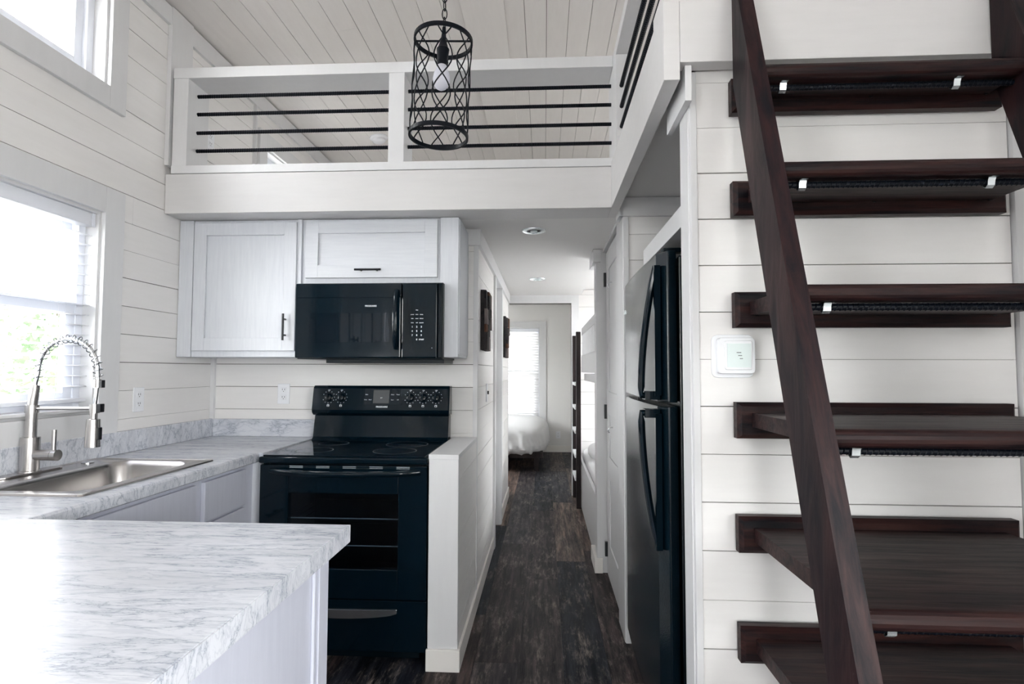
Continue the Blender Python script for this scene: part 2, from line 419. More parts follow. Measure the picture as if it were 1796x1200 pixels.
# main ceiling: two gentle slopes of planks with a flat ridge board
def cz(x): return 3.34-.13*abs(x+.37) if x < -.37 else 3.34-.13*abs(x+.37)
ceiling = MB()
for xa, xb in ((XL-.1, -.37), (-.37, XR+.1)):
    za, zb = cz(xa)+.014, cz(xb)+.014
    ceiling.hexa([(xa, Y0-.1, za), (xb, Y0-.1, zb), (xb, Y1+.1, zb), (xa, Y1+.1, za), (xa, Y0-.1, za+.1), (xb, Y0-.1, zb+.1), (xb, Y1+.1, zb+.1), (xa, Y1+.1, za+.1)])
ceiling = ceiling.build('ceiling', 'gap', kind='structure')
def ceil_planks(xs, seed):
    rg = random.Random(seed)
    for xa, xb in zip(xs, xs[1:]):
        y = Y0-rg.uniform(0, 2.0)
        while y < 6.1:
            a, b = max(y, Y0), min(y+3.05, 6.1); y += 3.05
            if b-a < .02: continue
            g = .0015; dz = rg.uniform(-.0005, .0005)
            za, zb = cz(xa)+dz, cz(xb)+dz; A, B = xa+g, xb-g; C, E = a+.0007, b-.0007
            MB().hexa([(A, C, za), (B, C, zb), (B, E, zb), (A, E, za), (A, C, za+.014), (B, C, zb+.014), (B, E, zb+.014), (A, E, za+.014)]).build('plank', 'ceil', ceiling, fix=False)
xs = [-.45-.1236*i for i in range(12)][::-1]; xs[0] = XL
ceil_planks(xs, 11)
xs = [-.235+.1236*i for i in range(14)]; xs[-1] = XR
ceil_planks(xs, 12)
box('ridge_board', -.465, -.222, Y0, 6.1, 3.308, 3.322, 'ceil', ceiling, .003)
# crown boards along the ceiling line of the left and right walls
trim_l = box('trim_1', XL, XL+.018, Y0, 2.70, 3.035, 3.125, 'trim', None, kind='structure')
trim_l2 = box('trim_2', XL, XL+.018, 2.872, 6.1, 3.025, 3.125, 'trim', None, kind='structure')
box('trim_3', XL, XL+.022, 2.70, 2.872, 2.312, 3.13, 'trim', None, .002, kind='structure')
box('trim_4', XR-.018, XR, Y0, 6.1, 2.995, 3.09, 'trim', None, kind='structure')
box('trim_5', XL, XL+.02, 3.55, 3.565, 2.3, 3.02, 'trim', None, kind='structure')

# loft floor: joist slab with a smooth underside over kitchen and hall
box('loft_floor', XL, XR, 2.90, 6.12, 2.145, 2.27, 'drywall', None, kind='structure')
hall_ceiling = box('ceiling_hall', -.47, .385, 2.90, 6.12, 2.085, 2.14, 'drywall', None, kind='structure')
box('ceiling_niche', .363, XR, 1.68, 2.895, 2.14, 2.27, 'drywall', None, kind='structure')
slab('wall_loft', PY(6.1, -1), XL, XR, 2.27, 3.12, 0, .03, 'wall_x')

# loft edge beams
lb = S('loft_beam', (-.8, 2.71, 2.069))
box('beam_face', XL+.004, .32, 2.71, 2.735, 2.069, 2.268, 'beam', lb, .0015)
box('beam_core', XL+.004, .32, 2.735, 2.90, 2.069, 2.268, 'beam', lb)
sb = S('loft_side_beam', (.34, 2.1, 2.069))
box('beam_face', .32, .363, 1.512, 2.90, 2.069, 2.286, 'beam', sb, .0015)
fb = S('loft_fascia', (.9, 1.53, 2.117))
box('fascia_board', .3635, XR, 1.512, 1.56, 2.117, 2.286, 'beam', fb, .0015)
box('fascia_cap', .322, XR, 1.514, 1.66, 2.2865, 2.326, 'beam', fb, .0015)

# kitchen back wall and the hall's left wall
YB = 3.17
PK = PY(YB+t_, -1)
wk = slab('wall_kitchen', PK, XL, -.392, 0, 2.14, -.1, 0, 'gap')
shiplap(wk, PK, XL, -.397, .9, 2.085, 'wall_x', seed=6)
box('corner_bead', -.397, -.372, YB-.006, YB+.02, .0, 2.085, 'trim', wk, .001)
box('corner_trim', XL, XL+.023, YB-.02, YB-.0, 1.012, 1.357, 'trim', wk, .001)
XH = -.375
PH = PX(XH-t_, 1)
D_hall = (4.25, 4.83, 0, 2.0)
wh = slab('wall_hall', PH, YB+.016, 5.90, 0, 2.14, -.09, 0, 'gap', [D_hall])
shiplap(wh, PH, YB+.0165, 5.90, 0.09, 2.085, 'wall_y', [D_hall], seed=8)
box('corner_bead', XH-.1, XH+.002, 5.885, 5.905, 0, 2.085, 'trim', wh)
tr = S('trim_6', (XH, 4, 2.0))
box('crown_board', XH-.08, XH+.018, YB-.022, 5.9, 1.992, 2.084, 'trim', tr, .001)
tr = S('trim_7', (XH, 4.5, 1))
for a, b in ((4.17, 4.25), (4.83, 4.91)): box('casing', XH, XH+.016, a, b, 0, 1.99, 'trim', tr, .001)
box('jamb', XH-.10, XH, 4.245, 4.255, 0, 2.0, 'trim', tr); box('jamb', XH-.10, XH, 4.825, 4.835, 0, 2.0, 'trim', tr)
d1 = S('door_1', (XH-.09, 4.5, 0))
box('door_leaf', XH-.095, XH-.06, 4.258, 4.822, .01, 1.995, 'trim', d1, .002)
MB().lathe((XH-.06, 4.34, .95), [(.026, 0), (.026, .006), (.012, .008), (.012, .035), (.026, .04), (.028, .055), (.018, .066), (0.001, .068)], 16, 'x').build('door_knob', 'handle', d1)
bb = S('baseboard_left', (XH, 3.5, 0))
box('board', XH, XH+.012, 2.50, 4.17, 0, .092, 'baseplate', bb, .002)
box('board', XH, XH+.012, 4.91, 5.905, 0, .10, 'baseplate', bb, .002)
box('board', -.51, XH+.012, 2.484, 2.498, 0, .092, 'baseplate', bb, .002)

# half wall beside the range
hw = S('half_wall', (-.44, 2.8, 0))
box('core', -.503, XH-t_-.001, 2.512, YB, 0, .90, 'gap', hw)
box('end_board', -.505, XH, 2.498, 2.512, 0, .90, 'trim', hw, .001)
box('side_board', -.507, -.503, 2.512, YB, 0, .90, 'trim', hw)
box('cap', -.507, XH+.001, 2.497, YB-.002, .90, .921, 'trim', hw, .0015)
shiplap(hw, PH, 2.53, YB, 0.09, .90, 'wall_y', seed=9, butts=False)
box('corner_bead', XH-.012, XH+.0005, 2.512, 2.53, .09, .90, 'trim', hw)

# far end of the hall: opening to the bedroom, boarded pier on the right
PE = PY(6.0, -1)
O_bed = (-.375, .283, 0, 2.0)
we = slab('wall_hall_end', PY(6.0+t_, -1), -.375, XR, 0, 2.14, -.10, 0, 'gap', [O_bed])
shiplap(we, PY(6.0+t_, -1), -.375, XR, 0, 2.14, 'wall_x', [O_bed, (-.375, .36, 0, 2.14)], seed=10, butts=False)
box('header_board', -.375, .36, 5.992, 6.01, 2.0, 2.085, 'trim', we)
box('pier_board', .283, .36, 5.992, 6.01, 0, 2.0, 'trim', we)
box('wall_hall_end_left', XL, XH-.102, 6.0, 6.11, 0, 2.14, 'drywall', None, kind='structure')

# right side of the hall: casing, door, stub
XD = .385
tr = S('trim_8', (XD, 3.4, 2.0))
box('head_board', XD-.003, XD+.02, 2.802, 3.735, 2.062, 2.084, 'trim', tr, .001)
box('near_casing', XD-.002, XD+.03, 2.802, 3.03, 0, 2.062, 'trim', tr, .001)
box('near_jamb', XD+.004, XD+.05, 3.03, 3.05, 0, 2.062, 'trim', tr)
d2 = S('door_2', (XD+.01, 3.35, 0))
m = MB(); dy0, dy1, dx = 3.055, 3.68, XD+.012
m.box(dx+.008, dx+.035, dy0, dy1, .015, 2.045)
for a, b in ((dy0, dy0+.11), (dy1-.11, dy1)): m.box(dx, dx+.008, a, b, .015, 2.045)
for a, b in ((.015, .22), (.62, .76), (1.02, 1.16), (1.925, 2.045)): m.box(dx, dx+.008, dy0+.11, dy1-.11, a, b)
m.build('door_leaf', 'trim', d2, .003)
for z in (.17, 1.03, 1.875): box('hinge', XD-.004, dx+.002, 3.668, 3.69, z-.045, z+.045, 'handle', d2, .001)
for k in (1.80, .95):
    MB().tube([(dx, 3.36, k+.01), (dx-.02, 3.36, k+.01), (dx-.028, 3.36, k-.005), (dx-.02, 3.36, k-.02)], .004, 8).build('coat_hook', 'chrome', d2)
st = S('wall_stub', (.36, 3.8, 0))
box('stub', .338, XR, 3.74, 3.88, 0, 2.085, 'trim', st, .001)
box('plinth', .320, .372, 3.726, 4.02, 0, .092, 'baseplate', st, .002)
box('capital', .318, .368, 3.722, 4.02, 2.0, 2.084, 'trim', st, .0015)

# niche for the fridge: far boarded wall, head trims
PN = PY(2.80+t_, -1)
wn_ = slab('wall_niche', PN, .39, XR, 0, 2.14, -.10, 0, 'gap')
shiplap(wn_, PN, .412, XR, 0, 2.05, 'wall_x', seed=13, butts=False)
box('corner_bead', .386, .412, 2.793, 2.83, 0, 2.05, 'trim', wn_, .001)
box('head_board', .372, XR, 2.778, 2.80, 2.046, 2.138, 'trim', wn_, .001)
box('head_return', .364, .386, 2.778, 2.90, 2.046, 2.084, 'trim', wn_, .001)

# stair wall
PS = PY(1.57+t_, -1)
ws = slab('wall_stair', PS, .402, XR, 0, 2.28, -.09, 0, 'gap')
shiplap(ws, PS, .419, 1.236, 0, 2.16, 'wall_x', seed=14, butts=False)
box('corner_bead', .401, .419, 1.566, 1.60, 0, 2.117, 'trim', ws, .001)
box('end_board', .398, .404, 1.585, 1.672, 0, 2.14, 'trim', ws, .001)
box('right_board', 1.239, XR, 1.556, 1.582, 0, 2.117, 'trim', ws, .001)
box('head_return', .380, .398, 1.53, 1.76, 2.02, 2.138, 'trim', ws, .001)
box('baseboard_stair', .402, 1.236, 1.555, 1.569, 0, .09, 'baseplate', ws, .002)
box('filler_board', .404, .44, 1.673, 1.69, 0, 2.14, 'trim', ws)
box('baseboard_bedroom', -1.88, 1.38, Y1-.014, Y1, 0, .10, 'baseplate', None, .002, kind='structure')

# ------------------------------------------------------------ windows
def window(name, P, hole, tw=.10, n_in=t_, meet=None, casing=True, cas_top=True, lights=1, depth=.075, sill=True):
    u0, u1, v0, v1 = hole
    W = thing(name, Vector(P((u0+u1)/2, (u0+u1)/2, v0, v0, 0, 0)[::2]), kind='structure')
    # reveal liner
    f = .012
    for a in ((u0, u0+f, v0, v1), (u1-f, u1, v0, v1), (u0+f, u1-f, v1-f, v1), (u0+f, u1-f, v0, v0+f)):
        pbox('reveal', P, *a, -.10, n_in, 'trim', W)
    if casing:
        T = .02
        for a in ((u0-tw, u0, v0-tw, v1+(tw if cas_top else 0)), (u1, u1+tw, v0-tw, v1+(tw if cas_top else 0))):
            pbox('casing', P, *a, n_in, n_in+T, 'trim', W, .0015)
        if cas_top: pbox('casing', P, u0, u1, v1, v1+tw, n_in, n_in+T, 'trim', W, .0015)
        pbox('casing', P, u0, u1, v0-tw, v0, n_in, n_in+T, 'trim', W, .0015)
    u0 += f; u1 -= f; v0 += f; v1 -= f
    def ring(nm, a, b, c, d, w, n0, n1, m='vinyl'):
        r = MB()
        for q in ((a, a+w, c, d), (b-w, b, c, d), (a+w, b-w, d-w, d), (a+w, b-w, c, c+w)): r.box(*P(*q, n0, n1))
        return r.build(nm, m, W, .0015)
    ring('window_frame', u0, u1, v0, v1, .035, -.105, -depth+.03)
    if meet:
        ring('upper_sash', u0+.035, u1-.035, meet-.02, v1-.035, .038, -.10, -depth-.002)
        ring('lower_sash', u0+.035, u1-.035, v0+.035, meet+.025, .045, -depth, -depth+.025)
        pbox('pane', P, u0+.07, u1-.07, meet+.015, v1-.07, -.09, -.086, 'pane', W)
        pbox('pane', P, u0+.078, u1-.078, v0+.078, meet-.018, -depth+.01, -depth+.014, 'pane', W)
    else:
        n = lights; wd = (u1-u0-.07)/n
        for i in range(n):
            a = u0+.035+i*wd
            ring('sash', a, a+wd, v0+.035, v1-.035, .04, -.10, -depth+.01)
            pbox('pane', P, a+.036, a+wd-.036, v0+.071, v1-.071, -.088, -.084, 'pane', W)
    return W
wl1 = window('window_1', PL, W_low, .112, meet=1.545)
wl2 = window('window_2', PL, W_up, .095, cas_top=False)
window('window_3', PL, W_back1, .10, meet=1.56)
window('added_window_4', PL, W_added_upb, .095, cas_top=False)
window('window_5', PL, W_loft, .10)
window('added_window_6', PR, W_added_right, .10, lights=2)
window('window_7', PY(Y1, -1), W_bed, .10, n_in=.0, meet=1.22)
dr = window('added_door_3', PBk, W_added_door, .09, n_in=0, lights=1)
window('added_window_9', PL, W_added_bedl, .09)
window('added_window_11', PR, W_added_bunk, .06, lights=2)
window('added_window_12', PR, W_added_bunk2, .06, lights=2)
window('added_window_13', PR, W_added_loftr, .09, lights=2)
window('added_window_14', PR, W_added_clr, .09, lights=2)
for h in (W_low, W_up, W_back1, W_added_upb, W_loft, W_added_bedl): portal((XL-.13, (h[0]+h[1])/2, (h[2]+h[3])/2), (0, -PI/2, 0), h[3]-h[2], h[1]-h[0])
for h in (W_added_right, W_added_bunk, W_added_bunk2, W_added_loftr, W_added_clr): portal((XR+.13, (h[0]+h[1])/2, (h[2]+h[3])/2), (0, PI/2, 0), h[3]-h[2], h[1]-h[0])
portal(((W_bed[0]+W_bed[1])/2, Y1+.12, (W_bed[2]+W_bed[3])/2), (-PI/2, 0, 0), W_bed[1]-W_bed[0], W_bed[3]-W_bed[2])
for h in (W_added_door,): portal(((h[0]+h[1])/2, Y0-.12, (h[2]+h[3])/2), (PI/2, 0, 0), h[1]-h[0], h[3]-h[2])
# sill ledge under the sink window
box('window_sill', XL-.06, XL+.03, W_low[0]+.013, W_low[1]-.013, W_low[2]+.0125, W_low[2]+.026, 'trim', wl1, .003)

def blind(name, P, u0, u1, v0, v1, label, tilt, pitch=.0425, w=.048, nc=-.03, sm_='slat', head=.055):
    B = thing(name, Vector(P((u0+u1)/2, (u0+u1)/2, v1, v1, nc, nc)[::2]), label, 'blind')
    hr = pbox('headrail', P, u0, u1, v1-head, v1, nc-.028, nc+.028, 'slat', B, .003)
    pbox('end_clip', P, u1-.018, u1-.001, v1-head-.003, v1, nc+.0285, nc+.032, 'vinyl', B, .001)
    c, s = math.cos(tilt), math.sin(tilt)
    n = int((v1-head-.02-v0)/pitch)
    # one slat mesh, shared
    vs = []; K = 4
    for e in (u0+.006, u1-.006):
        for j in range(K+1):
            q = -w/2+w*j/K; crown = .003*(1-(2*j/K-1)**2)
            for th in (0, .0025): vs.append((e, q*s+(crown+th)*c, q*c-(crown+th)*s))   # (u, v, n)
    fs = []; L = 2*(K+1)
    for j in range(K):
        a = 2*j; fs += [(a, a+L, a+L+2, a+2), (a+1, a+3, a+3+L, a+1+L)]
    fs += [(0, 1, 1+L, L), (2*K, 2*K+L, 2*K+1+L, 2*K+1)]
    um = (u0+u1)/2
    base = Vector((P(0, 0, 0, 0, 0, 0)[::2]))
    def W3(u, v, n_):
        q = P(u, u, v, v, n_, n_); return Vector(q[::2])
    me = D.meshes.new('slat'); o0 = W3(um, 0, nc)
    me.from_pydata([W3(a, b, nc+d)-o0 for a, b, d in vs], [], fs); me.materials.append(M[sm_])
    bm = bmesh.new(); bm.from_mesh(me); bmesh.ops.recalc_face_normals(bm, faces=bm.faces); bm.to_mesh(me); bm.free()
    for i in range(n):
        o = D.objects.new('slat', me); COL.objects.link(o); z = v1-head-.02-(i+.5)*pitch; place(o, W3(um, z, nc), B)
    pbox('bottom_rail', P, u0+.006, u1-.006, v0, v0+.016, nc-.024, nc+.024, 'slat', B, .003)
    cu = [u0+.12, u1-.16] if u1-u0 < .95 else [u0+.12, um, u1-.14]
    for q in cu:
        for d in (-.024, .024):
            a = W3(q, v0+.01, nc+d); b = W3(q, v1-head, nc+d)
            MB().cyl(a, b, .0007, n=5).build('ladder_cord', 'slat', B)
    return B
blind('window_blind', PL, W_low[0]+.014, W_low[1]-.016, 1.155, W_low[3]-.013, 'white slatted blind hanging in the window over the sink', .0)
blind('window_blind', PY(Y1, -1), W_bed[0]+.014, W_bed[1]-.014, W_bed[2]+.03, W_bed[3]-.014, 'white slatted blind in the bedroom window at the end of the hall', 1.02, sm_='slat2')

# ------------------------------------------------------------ loft railing
def rebar(name, p0, p1, r, parent, rib=.012, m='iron'):
    p0 = Vector(p0); p1 = Vector(p1); L = (p1-p0).length; d = (p1-p0)/L; b = MB(); b.cyl(p0, p1, r, n=10)
    k = int(L/rib); t = d.cross(Vector((0, 0, 1))).normalized(); q = t.cross(d)
    for i in range(k):
        c = p0+d*(i+.5)*rib; sl = .35
        pts = []
        for j in range(8):
            a = 2*PI*j/8
            pts.append([c+d*(e*.002+sl*r*math.sin(a))+(t*math.cos(a)+q*math.sin(a))*(r*rr) for e, rr in ((-1, .95), (0, 1.17), (1, .95))])
        vs = [x for y in pts for x in y]; fs = []
        for j in range(8):
            a = 3*j; e = 3*((j+1) % 8); fs += [(a, e, e+1, a+1), (a+1, e+1, e+2, a+2)]
        b.add(vs, fs)
    return b.build(name, m, parent, fix=False)
rl = thing('loft_railing', (-.8, 2.8, 2.27), 'white boxed railing with black rebar bars along the loft front edge', 'railing')
box('bottom_rail', -1.868, .33, 2.706, 2.888, 2.27, 2.310, 'trim', rl, .0015)
box('top_rail', -1.868, .33, 2.706, 2.888, 2.758, 2.812, 'trim', rl, .0015)
box('post', -1.866, -1.79, 2.708, 2.886, 2.310, 2.758, 'trim', rl, .0015)
box('post', -.766, -.688, 2.708, 2.886, 2.310, 2.758, 'trim', rl, .0015)
for z in (2.702, 2.608, 2.510, 2.415):
    rebar('bar', (-1.792, 2.79, z), (-.764, 2.79, z), .0088, rl)
    rebar('bar', (-.69, 2.79, z), (.332, 2.79, z), .0088, rl)
rs = thing('loft_side_railing', (.36, 2.2, 2.287), 'white railing with black rebar bars running toward the camera above the fridge', 'railing')
box('corner_post', .331, .392, 2.60, 2.886, 2.287, 2.758, 'trim', rs, .0015)
box('top_rail', .331, .392, 1.52, 2.886, 2.7585, 2.812, 'trim', rs, .0015)
box('bottom_rail', .331, .392, 1.664, 2.60, 2.2865, 2.3, 'trim', rs, .0015)
box('near_post', .331, .445, 1.520, 1.60, 2.3265, 2.758, 'trim', rs, .0015)
for z in (2.608, 2.510, 2.415): rebar('bar', (.356, 2.602, z), (.356, 1.598, z), .0088, rs)
box('top_rail', .445, 1.38, 1.53, 1.60, 2.7585, 2.812, 'trim', rs, .0015)
box('post', 1.32, 1.39, 1.53, 1.60, 2.3265, 2.758, 'trim', rs, .0015)
# loft detectors
def disc(name, x, y, z, r, label, cat, nrm=None):
    o = MB().lathe((0, 0, 0), [(r, 0), (r, -.008), (r*.93, -.014), (r*.72, -.018), (r*.68, -.035), (r*.55, -.042), (.001, -.043)], 28).build(name, 'white'); 
    o.location = (x, y, z-.0); tag(o, label, cat); 
    o.rotation_euler = (0, -math.atan(.13), 0); return o
def sdisc(): pass
sm = disc('smoke_detector', -1.36, 4.55, cz(-1.36)-.043, .075, 'round white smoke detector on the loft ceiling behind the bars', 'detector')
fx = disc('ceiling_light', -1.30, 3.62, cz(-1.30)-.043, .08, 'white round ceiling light above the loft railing', 'light')

# ------------------------------------------------------------ outlets, switch, thermostat
def outlet(P, u, v, n0, label, group=None, decora=False):
    o = thing('wall_outlet', Vector(P(u, u, v-.057, v-.057, n0, n0)[::2]), label, 'outlet')
    pbox('cover_plate', P, u-.035, u+.035, v-.057, v+.057, n0, n0+.005, 'white', o, .002)
    for dv in (-.021, .021):
        s = pbox('socket', P, u-.016, u+.016, v+dv-.014, v+dv+.014, n0+.005, n0+.0068, 'white', o, .003)
        for du in (-.0065, .0065): pbox('slot', P, u+du-.0012, u+du+.0012, v+dv-.001, v+dv+.008, n0+.0068, n0+.0072, 'slot', s)
        pbox('slot', P, u-.002, u+.002, v+dv-.009, v+dv-.005, n0+.0068, n0+.0072, 'slot', s)
    return o
PLf = PX(XL, 1)
outlet(PLf, 2.576, 1.150, .0, 'white double outlet on the wall left of the corner cabinet')
outlet(PY(YB, -1), -1.477, 1.155, .0, 'white double outlet between backsplash and stove')
outlet(PLf, 3.08, 2.594, .0, 'white outlet up in the loft behind the railing')
outlet(PY(Y1, -1), .218, .27, .0, 'white outlet low on the bedroom wall beside the bed')
sw = thing('light_switch', (XH, 3.68, 1.09), 'white light switch plate on the hall wall beside the range', 'switch')
PHf = PX(XH+.001, 1)
pbox('cover_plate', PHf, 3.645, 3.715, 1.09, 1.205, 0, .006, 'white', sw, .002)
pbox('toggle', PHf, 3.675, 3.685, 1.137, 1.158, .006, .016, 'slot', sw, .001)
th = thing('thermostat', (.51, 1.568, 1.28), 'white square wall thermostat with a pale screen below the third stair tread', 'thermostat')
PW = PY(1.57, -1)
def rbox(name, P, u0, u1, v0, v1, n0, n1, m, parent, r=.012):
    pts = []
    for cx, cy, a0 in ((u1-r, v1-r, 0), (u0+r, v1-r, 90), (u0+r, v0+r, 180), (u1-r, v0+r, 270)):
        for k in range(5):
            a = math.radians(a0+k*22.5); pts.append((cx+r*math.cos(a), cy+r*math.sin(a)))
    f = lambda n: [Vector(P(a, a, b, b, n, n)[::2]) for a, b in pts]
    return MB().loops([f(n0), f(n1)], smooth=False).build(name, m, parent, .0015)
rbox('mounting_plate', PW, .450, .560, 1.272, 1.388, 0, .006, 'white', th, .016)
rbox('body', PW, .462, .558, 1.283, 1.379, .006, .024, 'white', th, .010)
rbox('bezel', PW, .478, .550, 1.293, 1.371, .024, .028, 'white', th, .006)
box('screen', .484, .546, 1.5405, 1.542, 1.300, 1.363, 'lcd', th)
def text(name, body, size, loc, m, parent, rot=(PI/2, 0, 0), align='CENTER', bold=0., ext=.0003):
    c = D.curves.new(name, 'FONT'); c.body = body; c.size = size; c.align_x = align; c.align_y = 'CENTER'; c.extrude = ext; c.offset = bold
    c.resolution_u = 2; c.materials.append(M[m]); o = D.objects.new(name, c); COL.objects.link(o); bpy.context.view_layer.update()
    me = D.meshes.new_from_object(o.evaluated_get(bpy.context.evaluated_depsgraph_get())); D.objects.remove(o); o = D.objects.new(name, me); COL.objects.link(o); o.rotation_euler = rot; place(o, loc, parent); return o
for i, z in enumerate((1.338, 1.330, 1.322)): box('screen_mark', .508+.004*i, .520+.002*i, 1.5400, 1.5405, z, z+.002, 'led', th)

# ------------------------------------------------------------ upper cabinets
def shaker(name, P, u0, u1, v0, v1, n0, m, parent, fr=.065, t=.02, mp=None):
    b = MB(); b.box(*P(u0+fr-.004, u1-fr+.004, v0+fr-.004, v1-fr+.004, n0, n0+t-.012))
    b.box(*P(u0, u0+fr, v0, v1, n0, n0+t)); b.box(*P(u1-fr, u1, v0, v1, n0, n0+t))
    b.box(*P(u0+fr, u1-fr, v0, v0+fr, n0, n0+t)); b.box(*P(u0+fr, u1-fr, v1-fr, v1, n0, n0+t))
    return b.build(name, m, parent, .0012)
def bar_handle(P, c, L, vertical, n0, parent, r=.0055):
    u, v = c
    b = MB(); W3 = lambda a, d, n: Vector(P(a, a, d, d, n, n)[::2])
    if vertical: ends = [(u, v-L/2), (u, v+L/2)]; posts = [(u, v-L*.3), (u, v+L*.3)]
    else: ends = [(u-L/2, v), (u+L/2, v)]; posts = [(u-L*.3, v), (u+L*.3, v)]
    b.cyl(W3(*ends[0], n0+.03), W3(*ends[1], n0+.03), r, n=12)
    for p in posts: b.cyl(W3(*p, n0), W3(*p, n0+.03), r*.85, n=10)
    return b.build('handle', 'handle', parent)
PC = PY(2.85, -1)
c1 = thing('wall_cabinet', (-1.57, 3.0, 1.356), 'white oak wall cabinet with one tall shaker door left of the microwave', 'cabinet')
box('body', XL+.002, -1.247, 2.85, YB-.003, 1.356, 2.066, 'cab', c1, .001)
box('left_stile', XL+.004, -1.822, 2.838, 2.85, 1.356, 2.066, 'cab', c1, .001)
box('right_stile', -1.27, -1.247, 2.838, 2.85, 1.356, 2.066, 'cab', c1, .001)
dd = shaker('door', PY(2.848, -1), -1.812, -1.270, 1.388, 2.05, 0, 'cab', c1)
bar_handle(PY(2.828, -1), (-1.318, 1.507), .135, True, 0, dd)
c2 = thing('wall_cabinet', (-.84, 3.0, 1.73), 'short white oak wall cabinet with a wide lift-up door above the microwave', 'cabinet')
box('body', -1.245, -.528, 2.85, YB-.003, 1.730, 2.066, 'cab', c2, .001)
dd = shaker('door', PY(2.848, -1), -1.222, -.540, 1.760, 2.055, 0, 'cabh', c2)
bar_handle(PY(2.828, -1), (-.888, 1.796), .135, False, 0, dd)
box('end_filler', -.527, -.433, 2.838, YB-.003, 1.356, 2.066, 'cab', c2, .001)
box('side_panel', -.4325, -.427, 2.846, YB-.004, 1.37, 2.06, 'cab', c2, .001)

# ------------------------------------------------------------ microwave
mw = thing('microwave', (-.87, 2.95, 1.33), 'glossy black over-the-range microwave under the short cabinet', 'microwave')
box('body', -1.241, -.503, 2.80, YB-.005, 1.345, 1.727, 'blackmat', mw, .002)
box('underside_vent', -1.10, -.50, 2.82, 3.1, 1.325, 1.345, 'blackmat', mw, .002)
mdoor = box('door', -1.241, -.708, 2.768, 2.80, 1.350, 1.722, 'black', mw, .006)
box('vent_strip', -1.238, -.706, 2.7655, 2.768, 1.650, 1.718, 'black', mdoor, .001)
box('door_window', -1.172, -.762, 2.7665, 2.768, 1.428, 1.572, 'blackglass', mdoor)
def bow(z0, z1, x, y, out, r=.011, n=14):
    return [(x, y-out*math.sin(PI*i/n)**.6, z0+(z1-z0)*i/n) for i in range(n+1)]
MB().tube(bow(1.395, 1.685, -.728, 2.765, .038), .0, 10, flat=(.012, .008)).build('handle', 'black', mdoor)
cp = box('control_panel', -.704, -.527, 2.770, 2.80, 1.350, 1.722, 'black', mw, .006)
box('edge_strip', -.5265, -.506, 2.782, 2.80, 1.350, 1.722, 'black', mw, .003)
text('brand_lettering', 'FRIGIDAIRE', .0115, (-.858, 2.7653, 1.607), 'print', mdoor, bold=.0002)
cols3 = (-.650, -.6275, -.605)
yk = 2.7695
for z, row in zip((1.5035, 1.4825, 1.462), ('123', '456', '789')):
    for xx, ch in zip(cols3, row): text('key_number', ch, .0115, (xx, yk, z), 'print', cp, bold=.0003)
text('key_number', '0', .0115, (cols3[1], yk, 1.441), 'print', cp, bold=.0003)
text('key_lettering', 'START', .0085, (cols3[2]+.001, yk, 1.441), 'print', cp, bold=.0003)
for z, row in ((1.587, ('', 'time', '')), (1.565, ('power', 'clock', 'reheat')), (1.545, ('bake', 'menu', 'defrost')), (1.524, ('timer', 'soft', 'popcorn'))):
    for xx, ch in zip(cols3, row):
        if ch: text('key_lettering', ch, .0062, (xx, yk, z), 'print', cp, bold=.0001)
box('indicator', -.553, -.550, 2.7695, 2.770, 1.398, 1.401, 'print', cp)

# ------------------------------------------------------------ range
rg = thing('range', (-.89, 2.85, 0), 'glossy black freestanding electric range between counter and white half wall', 'range')
xa, xb = -1.268, -.510
yf = 2.535
b = MB()
b.box(xa, xa+.03, yf, 3.13, .06, .875); b.box(xb-.03, xb, yf, 3.13, .06, .875); b.box(xa+.03, xb-.03, 3.05, 3.13, .06, .875)
b.box(xa+.03, xb-.03, yf, 3.05, .06, .27); b.box(xa+.03, xb-.03, yf, 3.05, .80, .875)
b.box(xa+.05, xb-.05, yf+.06, 3.1, .0, .06)
b.build('body', 'blackmat', rg, .002)
b = MB(); b.box(xa, xb, 2.485, 3.135, .876, .905); ct = b.build('cooktop_frame', 'black', rg, .008, 3)
gl = box('cooktop_glass', xa+.014, xb-.014, 2.50, 3.03, .905, .9115, 'blackglass', rg, .002)
for (cx, cy, rr) in ((-1.085, 2.66, .085), (-.70, 2.66, .10), (-1.085, 2.91, .075), (-.70, 2.90, .105)):
    for q in (rr, rr*.96):
        L = [[(cx+(q+e)*math.cos(2*PI*j/48), cy+(q+e)*math.sin(2*PI*j/48), .9125) for j in range(48)] for e in (-.002, .002)]
        MB().loops(L, True, False, False).build('burner_ring', 'burner', gl, fix=False) if q == rr else None
